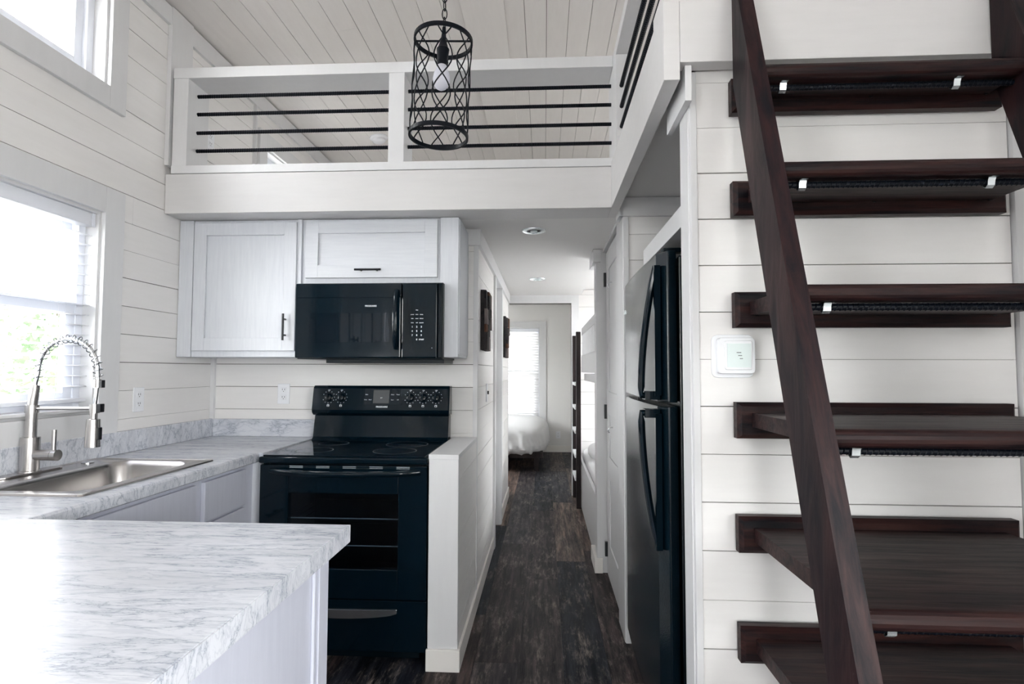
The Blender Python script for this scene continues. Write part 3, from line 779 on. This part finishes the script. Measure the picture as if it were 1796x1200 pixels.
# back guard: sloped lower apron and thicker control panel
b = MB(); b.prism([(3.03, .912), (3.05, .93), (3.075, 1.045), (3.14, 1.045), (3.14, .905), (3.03, .905)], xa+.012, xb-.006, 'x'); b.build('back_apron', 'black', rg, .004)
b = MB(); b.prism([(3.045, 1.058), (3.040, 1.075), (3.062, 1.195), (3.075, 1.205), (3.14, 1.205), (3.14, 1.046), (3.06, 1.046)], xa+.006, xb, 'x'); bp = b.build('control_panel', 'black', rg, .005)
def panel_y(z): return 3.040+(z-1.075)*(.022/.12)
tl = math.atan(.022/.12)
for kx in (-1.172, -1.102, -.722, -.652, -.582):
    z = 1.143; y = panel_y(z)
    kb = MB().lathe((0, 0, 0), [(.024, 0), (.023, -.006), (.019, -.008), (.018, -.022), (.014, -.024), (.001, -.024)], 20, 'y').box(-.0045, .0045, -.034, -.010, -.019, .019).build('knob', 'black', bp, .001)
    kb.rotation_euler = (-tl, 0, 0); place(kb, (kx, y-.012, z), bp)
    mk = MB()
    for j in range(11):
        a = PI*(.15+1.7*j/10)-PI/2
        px_, pz_ = kx+.032*math.sin(a*1+0), z+.032*math.cos(a)
        yy = panel_y(pz_)-.0006; mk.box(px_-.0013, px_+.0013, yy-.0002, yy+.0006, pz_-.0013, pz_+.0013)
    mk.build('dial_marks', 'print', bp, fix=False)
    q = MB(); zz = 1.097; yy = panel_y(zz)-.0006
    for a_ in ((-.006, .006, -.006, -.0035), (-.006, .006, .0035, .006), (-.006, -.0035, -.0035, .0035), (.0035, .006, -.0035, .0035)): q.box(kx+a_[0], kx+a_[1], yy-.0002, yy+.0008, zz+a_[2], zz+a_[3])
    q.build('burner_symbol', 'print', bp, fix=False)
    text('dial_lettering', 'OFF', .007, (kx, panel_y(1.180)-.0008, 1.180), 'print', bp, (PI/2-tl, 0, 0), bold=.0001)
tlx = (PI/2-tl, 0, 0)
def onpanel(name, x0, x1, z0, z1, m, th_=.0012):
    y0, y1 = panel_y(z0)-.0004, panel_y(z1)-.0004
    return MB().hexa([(x0, y0-th_, z0), (x1, y0-th_, z0), (x1, y0+.001, z0), (x0, y0+.001, z0), (x0, y1-th_, z1), (x1, y1-th_, z1), (x1, y1+.001, z1), (x0, y1+.001, z1)]).build(name, m, bp)
dp = onpanel('display_window', -.985, -.768, 1.104, 1.190, 'blackglass')
onpanel('display_screen', -.925, -.838, 1.112, 1.182, 'led', .0016)
for xx, zz, s_ in ((-.962, 1.158, 'Bake'), (-.942, 1.130, 'Broil'), (-.966, 1.130, 'Oven'), (-.88, 1.14, 'SET'), (-.82, 1.158, 'Clean'), (-.79, 1.158, 'Timer'), (-.82, 1.13, 'Start'), (-.79, 1.13, 'Off')):
    text('display_lettering', s_, .0075, (xx, panel_y(zz)-.0022, zz), 'print', bp, tlx)
text('brand_lettering', 'FRIGIDAIRE', .0125, (-.876, panel_y(1.092)-.0008, 1.092), 'print', bp, tlx, bold=.0003)
# oven door with window
b = MB(); ya, yb_ = 2.497, 2.533; z0, z1 = .292, .868
wx0, wx1, wz0, wz1 = -1.135, -.64, .42, .745
b.box(xa+.003, wx0, ya, yb_, z0, z1); b.box(wx1, xb-.003, ya, yb_, z0, z1); b.box(wx0, wx1, ya, yb_, z0, wz0); b.box(wx0, wx1, ya, yb_, wz1, z1)
od = b.build('oven_door', 'black', rg, .003)
box('door_window', wx0-.002, wx1+.002, ya+.004, ya+.010, wz0-.002, wz1+.002, 'ovenglass', od)
hx0, hx1 = xa+.05, xb-.035
MB().tube([(hx0+(hx1-hx0)*i/16, 2.497-.045*math.sin(PI*i/16)**.5, .842-.006*math.sin(PI*i/16)) for i in range(17)], 0, 10, flat=(.009, .013)).build('handle', 'black', od)
vt = MB()
for k in range(5):
    for e in (0, .008): vt.box(-1.13+k*.12, -1.13+k*.12+.06, 2.4962, 2.498, .856+e*.8, .859+e*.8)
vt.build('vent_glints', 'zinc', od, fix=False)  # bright strips paint in the reflection along the door vents
for zz in (.49, .612):
    r_ = MB(); r_.cyl((wx0-.06, 2.98, zz), (wx1+.06, 2.98, zz), .0028, n=6)
    for k in range(15):
        xx = wx0-.05+k*(wx1-wx0+.1)/14; r_.cyl((xx, 2.60, zz+.002), (xx, 2.98, zz+.002), .0016, n=5)
    rk = r_.build('oven_rack', 'spring', rg); MB().cyl((wx0-.06, 2.598, zz), (wx1+.06, 2.598, zz), .0030, n=6).build('front_bar', 'white', rk)  # front wire white, painting in the light caught on the rack edge
dw = box('drawer', xa+.003, xb-.003, 2.502, 2.533, .068, .286, 'black', rg, .004)
pts = [(-1.14+.50*i/20, .252-.004*math.sin(PI*i/20)) for i in range(21)]+[(-.64-.50*i/20, .234-.026*math.sin(PI*i/20)**.6) for i in range(21)]
MB().prism(pts, 2.493, 2.502, 'y').build('drawer_pull', 'pull', dw, .002)

# ------------------------------------------------------------ base cabinets and counter
bc = thing('base_cabinet', (-1.6, 2.3, 0), 'lavender white base cabinet run under the sink counter', 'cabinet')
b = MB(); b.box(XL+.003, -1.325, 1.372, 3.148, .10, .70); b.box(-1.350, -1.325, 1.372, 3.148, .70, .872)
b.box(XL+.003, -1.350, 1.372, 1.60, .70, .872); b.box(XL+.003, -1.350, 2.32, 3.148, .70, .872); b.build('body', 'basecab', bc)
box('toe_kick', XL+.003, -1.38, 1.372, 2.52, 0, .10, 'basecab', bc)
box('corner_filler', -1.325, -1.285, 2.545, 2.60, .0, .872, 'cab', bc, .001)
PB = PX(-1.325, 1)
fr = pbox('drawer_front', PB, 1.42, 2.10, .70, .855, 0, .018, 'basecab', bc, .003)
dd = shaker('door', PB, 1.42, 1.755, .12, .685, 0, 'basecab', bc); dd = shaker('door', PB, 1.765, 2.10, .12, .685, 0, 'basecab', bc)
for v0_, v1_ in ((.70, .855), (.53, .69), (.33, .52), (.12, .32)):
    dd = pbox('drawer', PB, 2.155, 2.46, v0_, v1_, 0, .018, 'basecab', bc, .003)
    if v0_ < .6: bar_handle(PX(-1.307, 1), (2.31, (v0_+v1_)/2), .135, False, 0, dd)

ctp = thing('sink_counter', (-1.6, 2.3, .875), 'grey veined white laminate counter running from the sink to the stove', 'counter')
b = MB(); xe = -1.300
hx0_, hx1_, hy0, hy1 = -1.825, -1.385, 1.655, 2.275
b.box(XL+.002, xe, 1.376, hy0, .876, .915); b.box(XL+.002, xe, hy1, YB-.002, .876, .915)
b.box(XL+.002, hx0_, hy0, hy1, .876, .915); b.box(hx1_, xe, hy0, hy1, .876, .915)
b.box(xe, -1.2705, 2.535, YB-.002, .876, .915)
b.build('worktop', 'marble', ctp)
b = MB(); b.prism([(xe, .874), (xe+.006, .874), (xe+.010, .878), (xe+.010, .908), (xe+.005, .9145), (xe, .9155)], 1.3765, 2.535, 'y'); b.build('front_edge', 'marble', ctp)
box('backsplash', XL+.002, XL+.022, 1.376, YB-.002, .9155, 1.014, 'marble', ctp, .003)
box('backsplash', XL+.0225, -1.272, YB-.022, YB-.002, .9155, 1.012, 'marble', ctp, .003)

pb = thing('peninsula', (-1.2, .9, 0), 'white panelled peninsula base under the marble laminate breakfast bar', 'cabinet')
box('body', XL+.003, -.522, .50, 1.335, .10, .872, 'basecab', pb)
box('toe_kick', XL+.003, -.56, .55, 1.30, 0, .10, 'basecab', pb)
box('end_panel', -.522, -.516, .50, 1.335, 0, .872, 'basecab', pb)
box('end_stile', -.516, -.506, 1.285, 1.338, 0, .872, 'basecab', pb, .0015)
box('end_bead', -.516, -.508, 1.262, 1.277, 0, .872, 'basecab', pb, .003)
pc = thing('peninsula_counter', (-1.2, .9, .876), 'large white marble laminate slab in the foreground with an open corner', 'counter')
b = MB(); b.box(XL+.002, -.4715, .42, 1.373, .876, .9165); b.build('slab', 'marble', pc, .0008)
box('edge_strip', -.4710, -.4685, .42, 1.3735, .876, .9160, 'marble', pc)
box('edge_strip', XL+.026, -.4685, 1.3735, 1.3755, .877, .9160, 'marble', pc)

# sink
sk = thing('kitchen_sink', (-1.6, 1.96, .76), 'brushed stainless drop-in sink set in the counter under the window', 'sink')
def rr_loop(x0, x1, y0, y1, r, z, k=6):
    out = []
    for cx, cy, a0 in ((x1-r, y1-r, 0), (x0+r, y1-r, 90), (x0+r, y0+r, 180), (x1-r, y0+r, 270)):
        for j in range(k+1):
            a = math.radians(a0+90*j/k); out.append((cx+r*math.cos(a), cy+r*math.sin(a), z))
    return out
X0s, X1s, Y0s, Y1s = -1.872, -1.357, 1.62, 2.305
L = [rr_loop(X0s, X1s, Y0s, Y1s, .02, .9155), rr_loop(X0s+.002, X1s-.002, Y0s+.002, Y1s-.002, .02, .921), rr_loop(X0s+.012, X1s-.012, Y0s+.012, Y1s-.012, .02, .922),
     rr_loop(X0s+.015, X1s-.015, Y0s+.015, Y1s-.015, .02, .919), rr_loop(-1.745, -1.405, 1.672, 2.255, .065, .919), rr_loop(-1.74, -1.41, 1.677, 2.25, .065, .914),
     rr_loop(-1.735, -1.415, 1.685, 2.245, .07, .90), rr_loop(-1.72, -1.43, 1.70, 2.23, .07, .745), rr_loop(-1.69, -1.46, 1.73, 2.20, .05, .728), rr_loop(-1.60, -1.55, 1.93, 1.98, .02, .722)]
MB().loops(L, cap0=False).build('basin', 'steel', sk, fix=False)
MB().lathe((-1.575, 1.955, .7225), [(.045, 0), (.045, .003), (.03, .004), (.02, .001), (.001, .001)], 24).build('drain', 'chrome', sk)
MB().lathe((-1.81, 2.185, .9195), [(.022, 0), (.022, .003), (.016, .006), (.001, .006)], 20).build('hole_cover', 'chrome', sk)

# faucet
FX, FY = -1.832, 1.95
fc = thing('faucet', (FX, FY, .92), 'stainless spring pull-down faucet arching over the sink', 'faucet')
MB().prism([(FX+.028*math.cos(a), FY+s_*.10+.028*math.sin(a)) for s_, rng in ((1, range(0, 7)), (-1, range(6, 13))) for a in [PI*i/6 for i in rng]], .9195, .926, 'z').build('deck_plate', 'steel', fc, .002)
MB().lathe((FX, FY, .926), [(.034, 0), (.034, .004), (.029, .006), (.029, .122), (.001, .122)], 28).build('base', 'steel', fc)
MB().lathe((FX, FY, 1.048), [(.018, 0), (.018, .09), (.001, .09)], 24).build('post', 'steel', fc)
MB().lathe((FX, FY, 1.135), [(.021, 0), (.021, .028), (.001, .028)], 24).build('collar', 'steel', fc)
hd = MB().cyl((FX+.025, FY, .985), (FX+.085, FY, .985), .019, n=20).build('valve', 'steel', fc)
MB().cyl((FX+.087, FY, .985), (FX+.105, FY, .985), .0195, n=20).build('lever_knob', 'steel', fc)
MB().cyl((FX+.088, FY, 1.0), (FX+.088, FY, 1.075), .0075, n=12).build('lever', 'steel', fc)
# spring arc
rad = .115; cx = FX+.018+rad; ztop = 1.27
RX = FX+.242
hose = [(FX, FY, 1.163), (FX+.004, FY, 1.21), (FX+.012, FY, 1.25)]
ccx = (FX+.018+RX)/2; rx = (RX-FX-.018)/2
for i in range(21):
    a = PI*(1-i/20); hose.append((ccx+rx*math.cos(a), FY, 1.275+.125*math.sin(a)**.9 if 0 < i < 20 else 1.275))
hose += [(RX+.002, FY, 1.25), (RX-.003, FY, 1.20), (RX-.008, FY, 1.16)]
MB().tube(hose, .0065, 10).build('hose', 'chrome', fc)
MB().cyl((FX, FY, 1.163), (FX+.010, FY, 1.235), .0165, .014, 20).build('spring_sleeve', 'steel', fc)
# helical spring around the hose
P_ = [Vector(p) for p in hose[2:-2]]
seg = [0]
for a, b_ in zip(P_, P_[1:]): seg.append(seg[-1]+(b_-a).length)
def at(s_):
    for i in range(len(P_)-1):
        if s_ <= seg[i+1] or i == len(P_)-2:
            t = (s_-seg[i])/(seg[i+1]-seg[i]); return P_[i].lerp(P_[i+1], t), (P_[i+1]-P_[i]).normalized()
tot = seg[-1]; turns = 19; hp = []
for i in range(turns*12+1):
    s_ = tot*i/(turns*12); p, t = at(s_); a = 2*PI*i/12
    n1 = Vector((0, 1, 0)); n2 = t.cross(n1); hp.append(p+(n1*math.cos(a)+n2*math.sin(a)).__mul__(.0145))
MB().tube(hp, .0017, 5).build('spring', 'spring', fc)
MB().lathe((RX+.0, FY, 1.225), [(.013, 0), (.013, .03), (.001, .03)], 20).build('spring_collar', 'steel', fc)
box('collar_clip', RX+.010, RX+.022, FY-.008, FY+.008, 1.225, 1.252, 'handle', fc, .001)
MB().cyl((FX+.018, FY, 1.15), (RX-.02, FY, 1.152), .0062, n=12).build('bracket_arm', 'steel', fc)
MB().lathe((RX-.008, FY, 1.135), [(.016, 0), (.016, .032), (.001, .032)], 20).build('bracket_ring', 'steel', fc)
box('bracket_latch', RX+.006, RX+.022, FY-.010, FY+.010, 1.138, 1.168, 'handle', fc, .002)
sh = MB().lathe((RX-.010, FY, 1.015), [(.001, 0), (.024, 0), (.024, .005), (.021, .098), (.012, .10), (.012, .12), (.001, .12)], 24).build('spray_head', 'steel', fc)
box('spray_button', RX+.010, RX+.019, FY-.008, FY+.008, 1.04, 1.085, 'handle', fc, .003)

# ------------------------------------------------------------ refrigerator
fg = thing('refrigerator', (.75, 2.33, 0), 'tall black top-freezer refrigerator with bowed handles facing the hall', 'refrigerator')
fy0, fy1 = 1.90, 2.765
box('case', .445, 1.12, fy0+.01, fy1-.008, .03, 1.675, 'fridge', fg, .006)
box('base_grille', .43, .445, fy0+.03, fy1-.03, .03, .10, 'blackmat', fg, .002)
for yy in (fy0+.06, fy1-.06):
    for xx in (.50, 1.05): MB().cyl((xx, yy, 0), (xx, yy, .03), .018, n=12).build('foot', 'slot', fg)
def fdoor(z0, z1, nm):
    n = 14; pts = []
    for i in range(n+1):
        t = i/n; y = fy0+(fy1-fy0)*t; e = min(t, 1-t)*(fy1-fy0); rr = .022
        x = .384-.012*math.sin(PI*t)
        if e < rr: x += rr-math.sqrt(max(0, rr*rr-(rr-e)**2))
        pts.append((x, y))
    pts += [(.436, fy1), (.436, fy0)]
    # finer corners
    return MB().prism(pts, z0, z1, 'z').build(nm, 'fridge', fg, .004, 2)
ud = fdoor(1.186, 1.690, 'freezer_door'); ld = fdoor(.11, 1.172, 'fridge_door')
for p in ud.data.polygons: p.use_smooth = False
def fhandle(zs, ztip, parent):
    # zs: wide end next to the split, ztip: end that runs back into the door
    n = 16; path = []
    for i in range(n+1):
        t = i/n; z = ztip+(zs-ztip)*t; path.append((.378-.052*(1-(1-t)**1.9), 1.955, z))
    path.append((.378, 1.955, zs+(.004 if zs > ztip else -.004)))
    b = MB(); b.tube(path, 0, 10, flat=(.020, .012)); 
    b.box(.368, .388, 1.925, 1.945, min(zs, ztip), max(zs, ztip)); b.box(.335, .384, 1.93, 1.985, zs-.014, zs+.014)
    return b.build('handle', 'black', parent)
fhandle(1.208, 1.645, ud); fhandle(1.148, .70, ld)
box('badge', .3775, .3815, 2.70, 2.74, 1.555, 1.575, 'zinc', ud, .001)
box('hinge_cap', .40, .50, fy0+.03, fy0+.07, 1.691, 1.705, 'blackmat', fg, .003)
box('fridge_top_shelf', .42, XR-.01, 1.70, 2.43, 1.733, 1.80, 'trim', None, .001)
tag(D.objects['fridge_top_shelf'], 'white shelf board fixed over the black refrigerator', 'shelf')

# ------------------------------------------------------------ ship's ladder to the loft
ld_ = thing('loft_stairs', (.85, 1.3, 0), 'dark stained open-tread ladder stair against the white boarded wall', 'stairs')
def sy(z): return 1.456-(2.246-z)/2.96
def stringer(x0, x1):
    dep = .119; zt = 2.46
    poly = [(sy(0), 0), (sy(0)+dep, 0)]
    zc = 2.246+(1.508-dep-1.456)*2.96
    poly += [(1.508, zc), (1.508, 2.40), (sy(2.40), 2.40)]
    return MB().prism(poly, x0, x1, 'x').build('stringer', 'stain_z', ld_, .003)
stringer(.50, .538); stringer(1.158, 1.196)
cz_ = [2.031, 1.750, 1.452, 1.161, .867, .589, .30]
def strap(x, y, z, parent):
    L = []
    prof = [(-.024, 0), (-.012, 0), (-.009, -.006), (-.0075, -.016), (0, -.0215), (.0075, -.016), (.009, -.006), (.012, 0), (.024, 0)]
    b = MB()
    o = [[(x-.008, y+a, z+c) for a, c in prof], [(x+.008, y+a, z+c) for a, c in prof]]
    i = [[(x+.008, y+a, z+c-.0015) for a, c in prof], [(x-.008, y+a, z+c-.0015) for a, c in prof]]
    b.loops(o, False, False, False); b.loops(i, False, False, False)
    return b.build('strap', 'zinc', parent, fix=False)
for i, zc in enumerate(cz_):
    b = MB(); e = .010
    fx0, fx1 = .503, 1.198; z0, z1 = zc-.047, zc+.047; ya, yb_ = 1.522, 1.5575
    b.loops([[(fx0, yb_, z0), (fx1, yb_, z0), (fx1, yb_, z1), (fx0, yb_, z1)], [(fx0, ya+e, z0), (fx1, ya+e, z0), (fx1, ya+e, z1), (fx0, ya+e, z1)],
             [(fx0+e, ya, z0+e), (fx1-e, ya, z0+e), (fx1-e, ya, z1-e), (fx0+e, ya, z1-e)]], smooth=False)
    cl = b.build('wall_cleat', 'stain_x', ld_)
    for bx in (.555, .86, 1.15): MB().cyl((bx, ya+.001, zc-.012), (bx, ya-.003, zc-.012), .007, n=10).build('bolt', 'iron', cl)
    zt, zb = zc+.020, zc-.016; yn = sy(zt)+.010; rr = .018
    poly = [(1.5215, zb), (1.5215, zt)]
    for k in range(9):
        a = PI/2+PI*k/8; poly.append((yn+rr+rr*math.cos(a), (zt+zb)/2+rr*math.sin(a)))
    td = MB().prism(poly, .5385, 1.1575, 'x').build('tread', 'stain_x', ld_, .001)
    yr = yn+.046
    rebar('rebar', (.539, yr, zb-.009), (1.157, yr, zb-.009), .0075, td, .011)
    for sx_ in (.60, 1.02): strap(sx_, yr, zb, td)
    if i == 0: pass

# ------------------------------------------------------------ pendant lamp
pl = thing('pendant_lamp', (-.345, 1.9, 2.07), 'black iron cage pendant with a frosted bulb hanging on a chain', 'lamp')
pcx, pcy, R_ = -.345, 1.9, .098
zb_, zt_ = 2.085, 2.425
def tiltp(p):
    # the cage hangs a little off plumb
    v = Vector(p)-Vector((pcx, pcy, 2.5)); v.rotate(Matrix.Rotation(math.radians(-2.2), 3, 'X')); v.rotate(Matrix.Rotation(math.radians(2.0), 3, 'Y')); return v+Vector((pcx, pcy, 2.5))
def band(z, h, nm):
    L = []
    for r_, dz in ((R_-.0035, -h), (R_+.0035, -h), (R_+.0035, h), (R_-.0035, h), (R_-.0035, -h)):
        L.append([tiltp((pcx+r_*math.cos(2*PI*j/48), pcy+r_*math.sin(2*PI*j/48), z+dz)) for j in range(48)])
    return MB().loops(L, True, False, False, smooth=False).build(nm, 'iron', pl)
band(zt_, .0065, 'top_ring'); band(zb_, .0065, 'bottom_ring')
nr = 8
for k in range(nr):
    for sgn in (1, -1):
        pts = []
        for i in range(25):
            t = i/24; a = 2*PI*k/nr+.22+sgn*.31*math.sin(PI*(t-.12)/.38)
            pts.append(tiltp((pcx+R_*math.cos(a), pcy+R_*math.sin(a), zb_+(zt_-zb_)*t)))
        MB().tube(pts, .0023, 6).build('cage_rod', 'iron', pl)
MB().cyl(tiltp((pcx-R_, pcy, zt_)), tiltp((pcx+R_, pcy, zt_)), .0035, n=8).build('cross_bar', 'iron', pl)
b = MB()
b.tube([tiltp((pcx, pcy, z)) for z in (2.335, 2.336, 2.350, 2.352, 2.395, 2.40, 2.43, 2.475)], [.001, .019, .021, .017, .022, .018, .009, .006], 18)
b.build('socket', 'iron', pl)
b = MB(); b.tube([tiltp((pcx, pcy, z)) for z in (2.248, 2.250, 2.256, 2.268, 2.285, 2.305, 2.322, 2.338)], [.001, .009, .018, .026, .030, .027, .020, .015], 22); b.build('bulb', 'bulb', pl)
z = 2.478; i = 0
ctop = 3.305
while z < ctop-.01:
    pts = []
    for j in range(12):
        a = 2*PI*j/12; u = .0085*math.cos(a); v = .019*math.sin(a)
        pts.append((pcx+(u if i % 2 else u*.2), pcy+(0 if i % 2 else u), z+.015+v))
    MB().tube(pts, .0019, 5, closed=True).build('chain_link', 'iron', pl); z += .030; i += 1
MB().lathe((pcx, pcy, 3.307), [(.06, 0), (.06, -.006), (.03, -.022), (.001, -.024)], 24).build('canopy', 'iron', pl)

# ------------------------------------------------------------ hall: recessed lights, wood art
for yy, lb_ in ((3.20, 'white recessed downlight nearest the kitchen in the hall ceiling'), (4.92, 'white recessed downlight farther down the hall ceiling')):
    rl_ = thing('recessed_light', (-.06, yy, 2.06), lb_, 'light')
    L = [[(-.06+r*math.cos(2*PI*j/32), yy+r*math.sin(2*PI*j/32), z) for j in range(32)] for r, z in ((.068, 2.0845), (.066, 2.078), (.046, 2.076), (.040, 2.0835))]
    MB().loops(L, True, False, False).build('trim_ring', 'zinc', rl_)
    MB().lathe((-.06, yy, 2.081), [(.041, .003), (.040, .0), (.001, 0)], 24).build('lens', 'slot' if yy < 4 else 'white', rl_)
    MB().lathe((-.06, yy+.006, 2.078), [(.022, .003), (.018, -.003), (.001, -.005)], 20).build('bulb_face', 'lcd', rl_)
def art(y0, y1, z0, z1, x, label, seed):
    A = thing('wall_art', (x, (y0+y1)/2, z0), label, 'wall art'); rgn = random.Random(seed)
    box('backing', x, x+.022, y0, y1, z0, z1, 'art1', A, .001)
    ny = 3; nz = 5
    for i in range(ny):
        z = z0
        while z < z1-.02:
            h = min(rgn.uniform(.04, .11), z1-z); a = y0+(y1-y0)*i/ny
            box('wood_block', x+.022, x+.030+rgn.uniform(0, .012), a+.001, a+(y1-y0)/ny-.001, z+.001, z+h-.001, rgn.choice(['art1', 'art2', 'art3', 'art1', 'art3']), A); z += h
    return A
art(3.32, 3.60, 1.41, 1.765, XH+.001, 'reclaimed wood block art on the hall wall nearest the kitchen', 2)
art(5.16, 5.50, 1.41, 1.785, XH+.001, 'reclaimed wood block art farther down the hall past the door', 5)

# ------------------------------------------------------------ bunk bed and its ladder
bk = thing('bunk_bed', (.85, 4.8, 0), 'white built-in bunk bed with a slatted guard behind the hall wall', 'bed')
bx = .348
box('upper_side_board', bx, bx+.022, 3.885, 5.42, 1.275, 1.43, 'trim', bk, .002)
box('upper_end_board', bx+.022, XR-.004, 5.395, 5.415, 1.275, 1.43, 'trim', bk, .002)
box('upper_deck', bx+.024, XR-.004, 3.885, 5.39, 1.20, 1.262, 'trim', bk)
box('guard_rail', bx+.003, bx+.020, 3.885, 5.42, 1.62, 1.69, 'trim', bk, .002)
for i in range(18):
    y = 3.93+i*.082; box('spindle', bx+.004, bx+.018, y, y+.028, 1.43, 1.62, 'trim', bk, .001)
box('lower_side_board', bx, bx+.022, 3.885, 5.99, .0, .44, 'trim', bk, .002)
box('lower_deck', bx+.024, XR-.004, 3.885, 5.985, .25, .32, 'trim', bk)
def rounded(name, c, h, m, label=None, cat=None, n=7, fold=0., sub_=14, parent=None, seed=0):
    bm = bmesh.new(); bmesh.ops.create_cube(bm, size=2); bmesh.ops.subdivide_edges(bm, edges=bm.edges, cuts=sub_, use_grid_fill=True)
    rgn = random.Random(seed); ph = [rgn.uniform(0, 6.28) for _ in range(6)]
    for v in bm.verts:
        x, y, z = v.co; k = (abs(x)**n+abs(y)**n+abs(z)**n)**(1/n); x, y, z = x/k, y/k, z/k
        X, Y, Z = x*h[0], y*h[1], z*h[2]
        if fold:
            low = max(0, .9-z)/1.9
            f = math.sin(X*44+ph[0]+2.6*z+math.sin(X*9))+.7*abs(math.sin(X*33+ph[1]-2.*z))+.4*math.sin(X*17+ph[2])
            g = math.sin(Y*30+ph[3]+2*z)+.5*math.sin(Y*53+ph[4])
            if abs(y) > .8: Y += math.copysign(fold*low*f, y)
            if abs(x) > .8: X += math.copysign(fold*low*g, x)
            Z += fold*.5*(math.sin(X*6+ph[5])*math.sin(Y*5+ph[1])) + (fold*.5*f*low if z < -.5 else 0)
            if z < -.3: X *= .985
        v.co = (X, Y, Z)
    me = D.meshes.new(name); bm.to_mesh(me); bm.free(); me.materials.append(M[m])
    me.polygons.foreach_set('use_smooth', [True]*len(me.polygons))
    o = D.objects.new(name, me); COL.objects.link(o); place(o, c, parent)
    if label: tag(o, label, cat)
    return o
mt = rounded('bunk_mattress', (.875, 4.935, .42), (.495, 1.035, .10), 'duvet', 'white mattress on the lower bunk', 'mattress', n=9, fold=.006, seed=3)
pw = rounded('pillow', (.62, 5.2, .56), (.22, .33, .07), 'duvet', 'white pillow on the lower bunk near the ladder', 'pillow', n=3, fold=.01, seed=4)
mu_ = rounded('bunk_mattress', (.88, 4.63, 1.335), (.495, .74, .072), 'duvet', 'white mattress on the upper bunk', 'mattress', n=9, fold=.003, seed=6)
bl = thing('bunk_ladder', (.32, 5.7, 0), 'dark wooden bunk ladder with pale rungs at the end of the hall', 'ladder')
box('rail', .300, .343, 5.425, 5.49, 0, 1.66, 'bunkdark', bl, .003)
D.objects[-1] if False else None
box('rail', .290, .343, 5.90, 5.955, 0, 1.65, 'bunkdark', bl, .003)
for z in (1.176, .948, .72, .49, .275): box('rung', .288, .345, 5.4905, 5.8995, z-.03, z, 'white', bl, .003)

# ------------------------------------------------------------ bedroom bed
bd = thing('bed', (-.75, 8.1, 0), 'low bed under a rumpled white duvet in the far bedroom', 'bed')
box('bed_frame', -1.45, -.02, 7.36, 9.08, .17, .25, 'bunkdark', bd)
for xx in (-1.40, -.10):
    for yy in (7.45, 9.0): box('leg', xx-.03, xx+.03, yy-.03, yy+.03, 0, .17, 'bunkdark', bd)
box('mattress', -1.40, -.10, 7.46, 9.05, .25, .46, 'duvet', bd, .03)
dv = rounded('duvet', (-.72, 8.2, .40), (.765, .92, .225), 'duvet', n=4.6, fold=.034, sub_=64, parent=bd, seed=8)

# ------------------------------------------------------------ cabinets behind the camera that the black glass mirrors
c3 = thing('wall_cabinet', (-1.8, .2, 1.4), 'white shaker wall cabinet on the left wall behind the camera', 'cabinet')
box('body', XL+.002, -1.72, -.44, .90, 1.40, 2.40, 'cab', c3)
for k in range(4):
    y0 = -.42+k*.33; dd = shaker('door', PX(-1.72, 1), y0, y0+.315, 1.42, 2.38, 0, 'cab', c3)
    bar_handle(PX(-1.70, 1), (y0+(.27 if k % 2 == 0 else .045), 1.52), .135, True, 0, dd)

# ------------------------------------------------------------ outside
box('ground', -40, 40, -40, 45, -.9, -.7, 'lawn', None, kind='structure')
def tree(x, y, h, r, label, seed, m='leaf'):
    rgn = random.Random(seed)
    T = thing('tree', (x, y, -.7), label, 'tree', 'trees outside the windows')
    MB().tube([(x, y, -.7), (x+.1, y, h*.3), (x-.05, y+.1, h*.6)], [.16, .12, .06], 10).build('trunk', 'bark', T)
    b = MB(); vs = []; fs = []
    bl_ = [(rgn.uniform(-.6, .6)*r, rgn.uniform(-.6, .6)*r, h*.25+rgn.uniform(0, .75)*h, rgn.uniform(.35, .6)*r) for _ in range(12)]
    for i in range(2600):
        c = rgn.choice(bl_); d = Vector((rgn.gauss(0, 1), rgn.gauss(0, 1), rgn.gauss(0, 1))).normalized()*c[3]*rgn.uniform(.6, 1.05)
        p = Vector((x+c[0], y+c[1], c[2]-.7))+d; s_ = rgn.uniform(.05, .11)
        u = Vector((rgn.gauss(0, 1), rgn.gauss(0, 1), rgn.gauss(0, 1))).normalized(); v_ = u.orthogonal().normalized()*s_*.6; u = u*s_
        k = len(vs); vs += [p-u, p+v_, p+u, p-v_]; fs.append((k, k+1, k+2, k+3))
    b.add(vs, fs); b.build('crown', m, T, fix=False)
for i, (x, y, h, r, m, lab) in enumerate([
    (-6.5, 4.2, 2.9, 1.2, 'leaf', 'pale green bushy tree closest outside the window over the sink'),
    (-10.5, 6.8, 3.4, 1.5, 'leaf2', 'darker green tree farther off behind the one outside the sink window'),
    (-6.2, 8.4, 2.7, 1.3, 'leaf', 'pale green tree right of the others seen past the sink window'),
    (-9.5, 10.6, 4.0, 1.7, 'leaf2', 'tall dark green tree at the far right beyond the sink window'),
    (-8.8, 1.4, 3.2, 1.5, 'leaf2', 'dark green tree at the left beyond the sink window'),
    (-2.4, 15, 3.4, 1.5, 'leaf', 'pale green tree outside the bedroom window, its left half'),
    (1.4, 16.5, 3.2, 1.5, 'leaf2', 'dark green tree outside the bedroom window, farther right'),
    (-5, -8, 4.5, 2.2, 'leaf', 'broad pale green tree behind the house at the left'),
    (4, -9, 5, 2.4, 'leaf2', 'broad dark green tree behind the house at the right')]):
    tree(x, y, h, r, lab, 20+i, m)
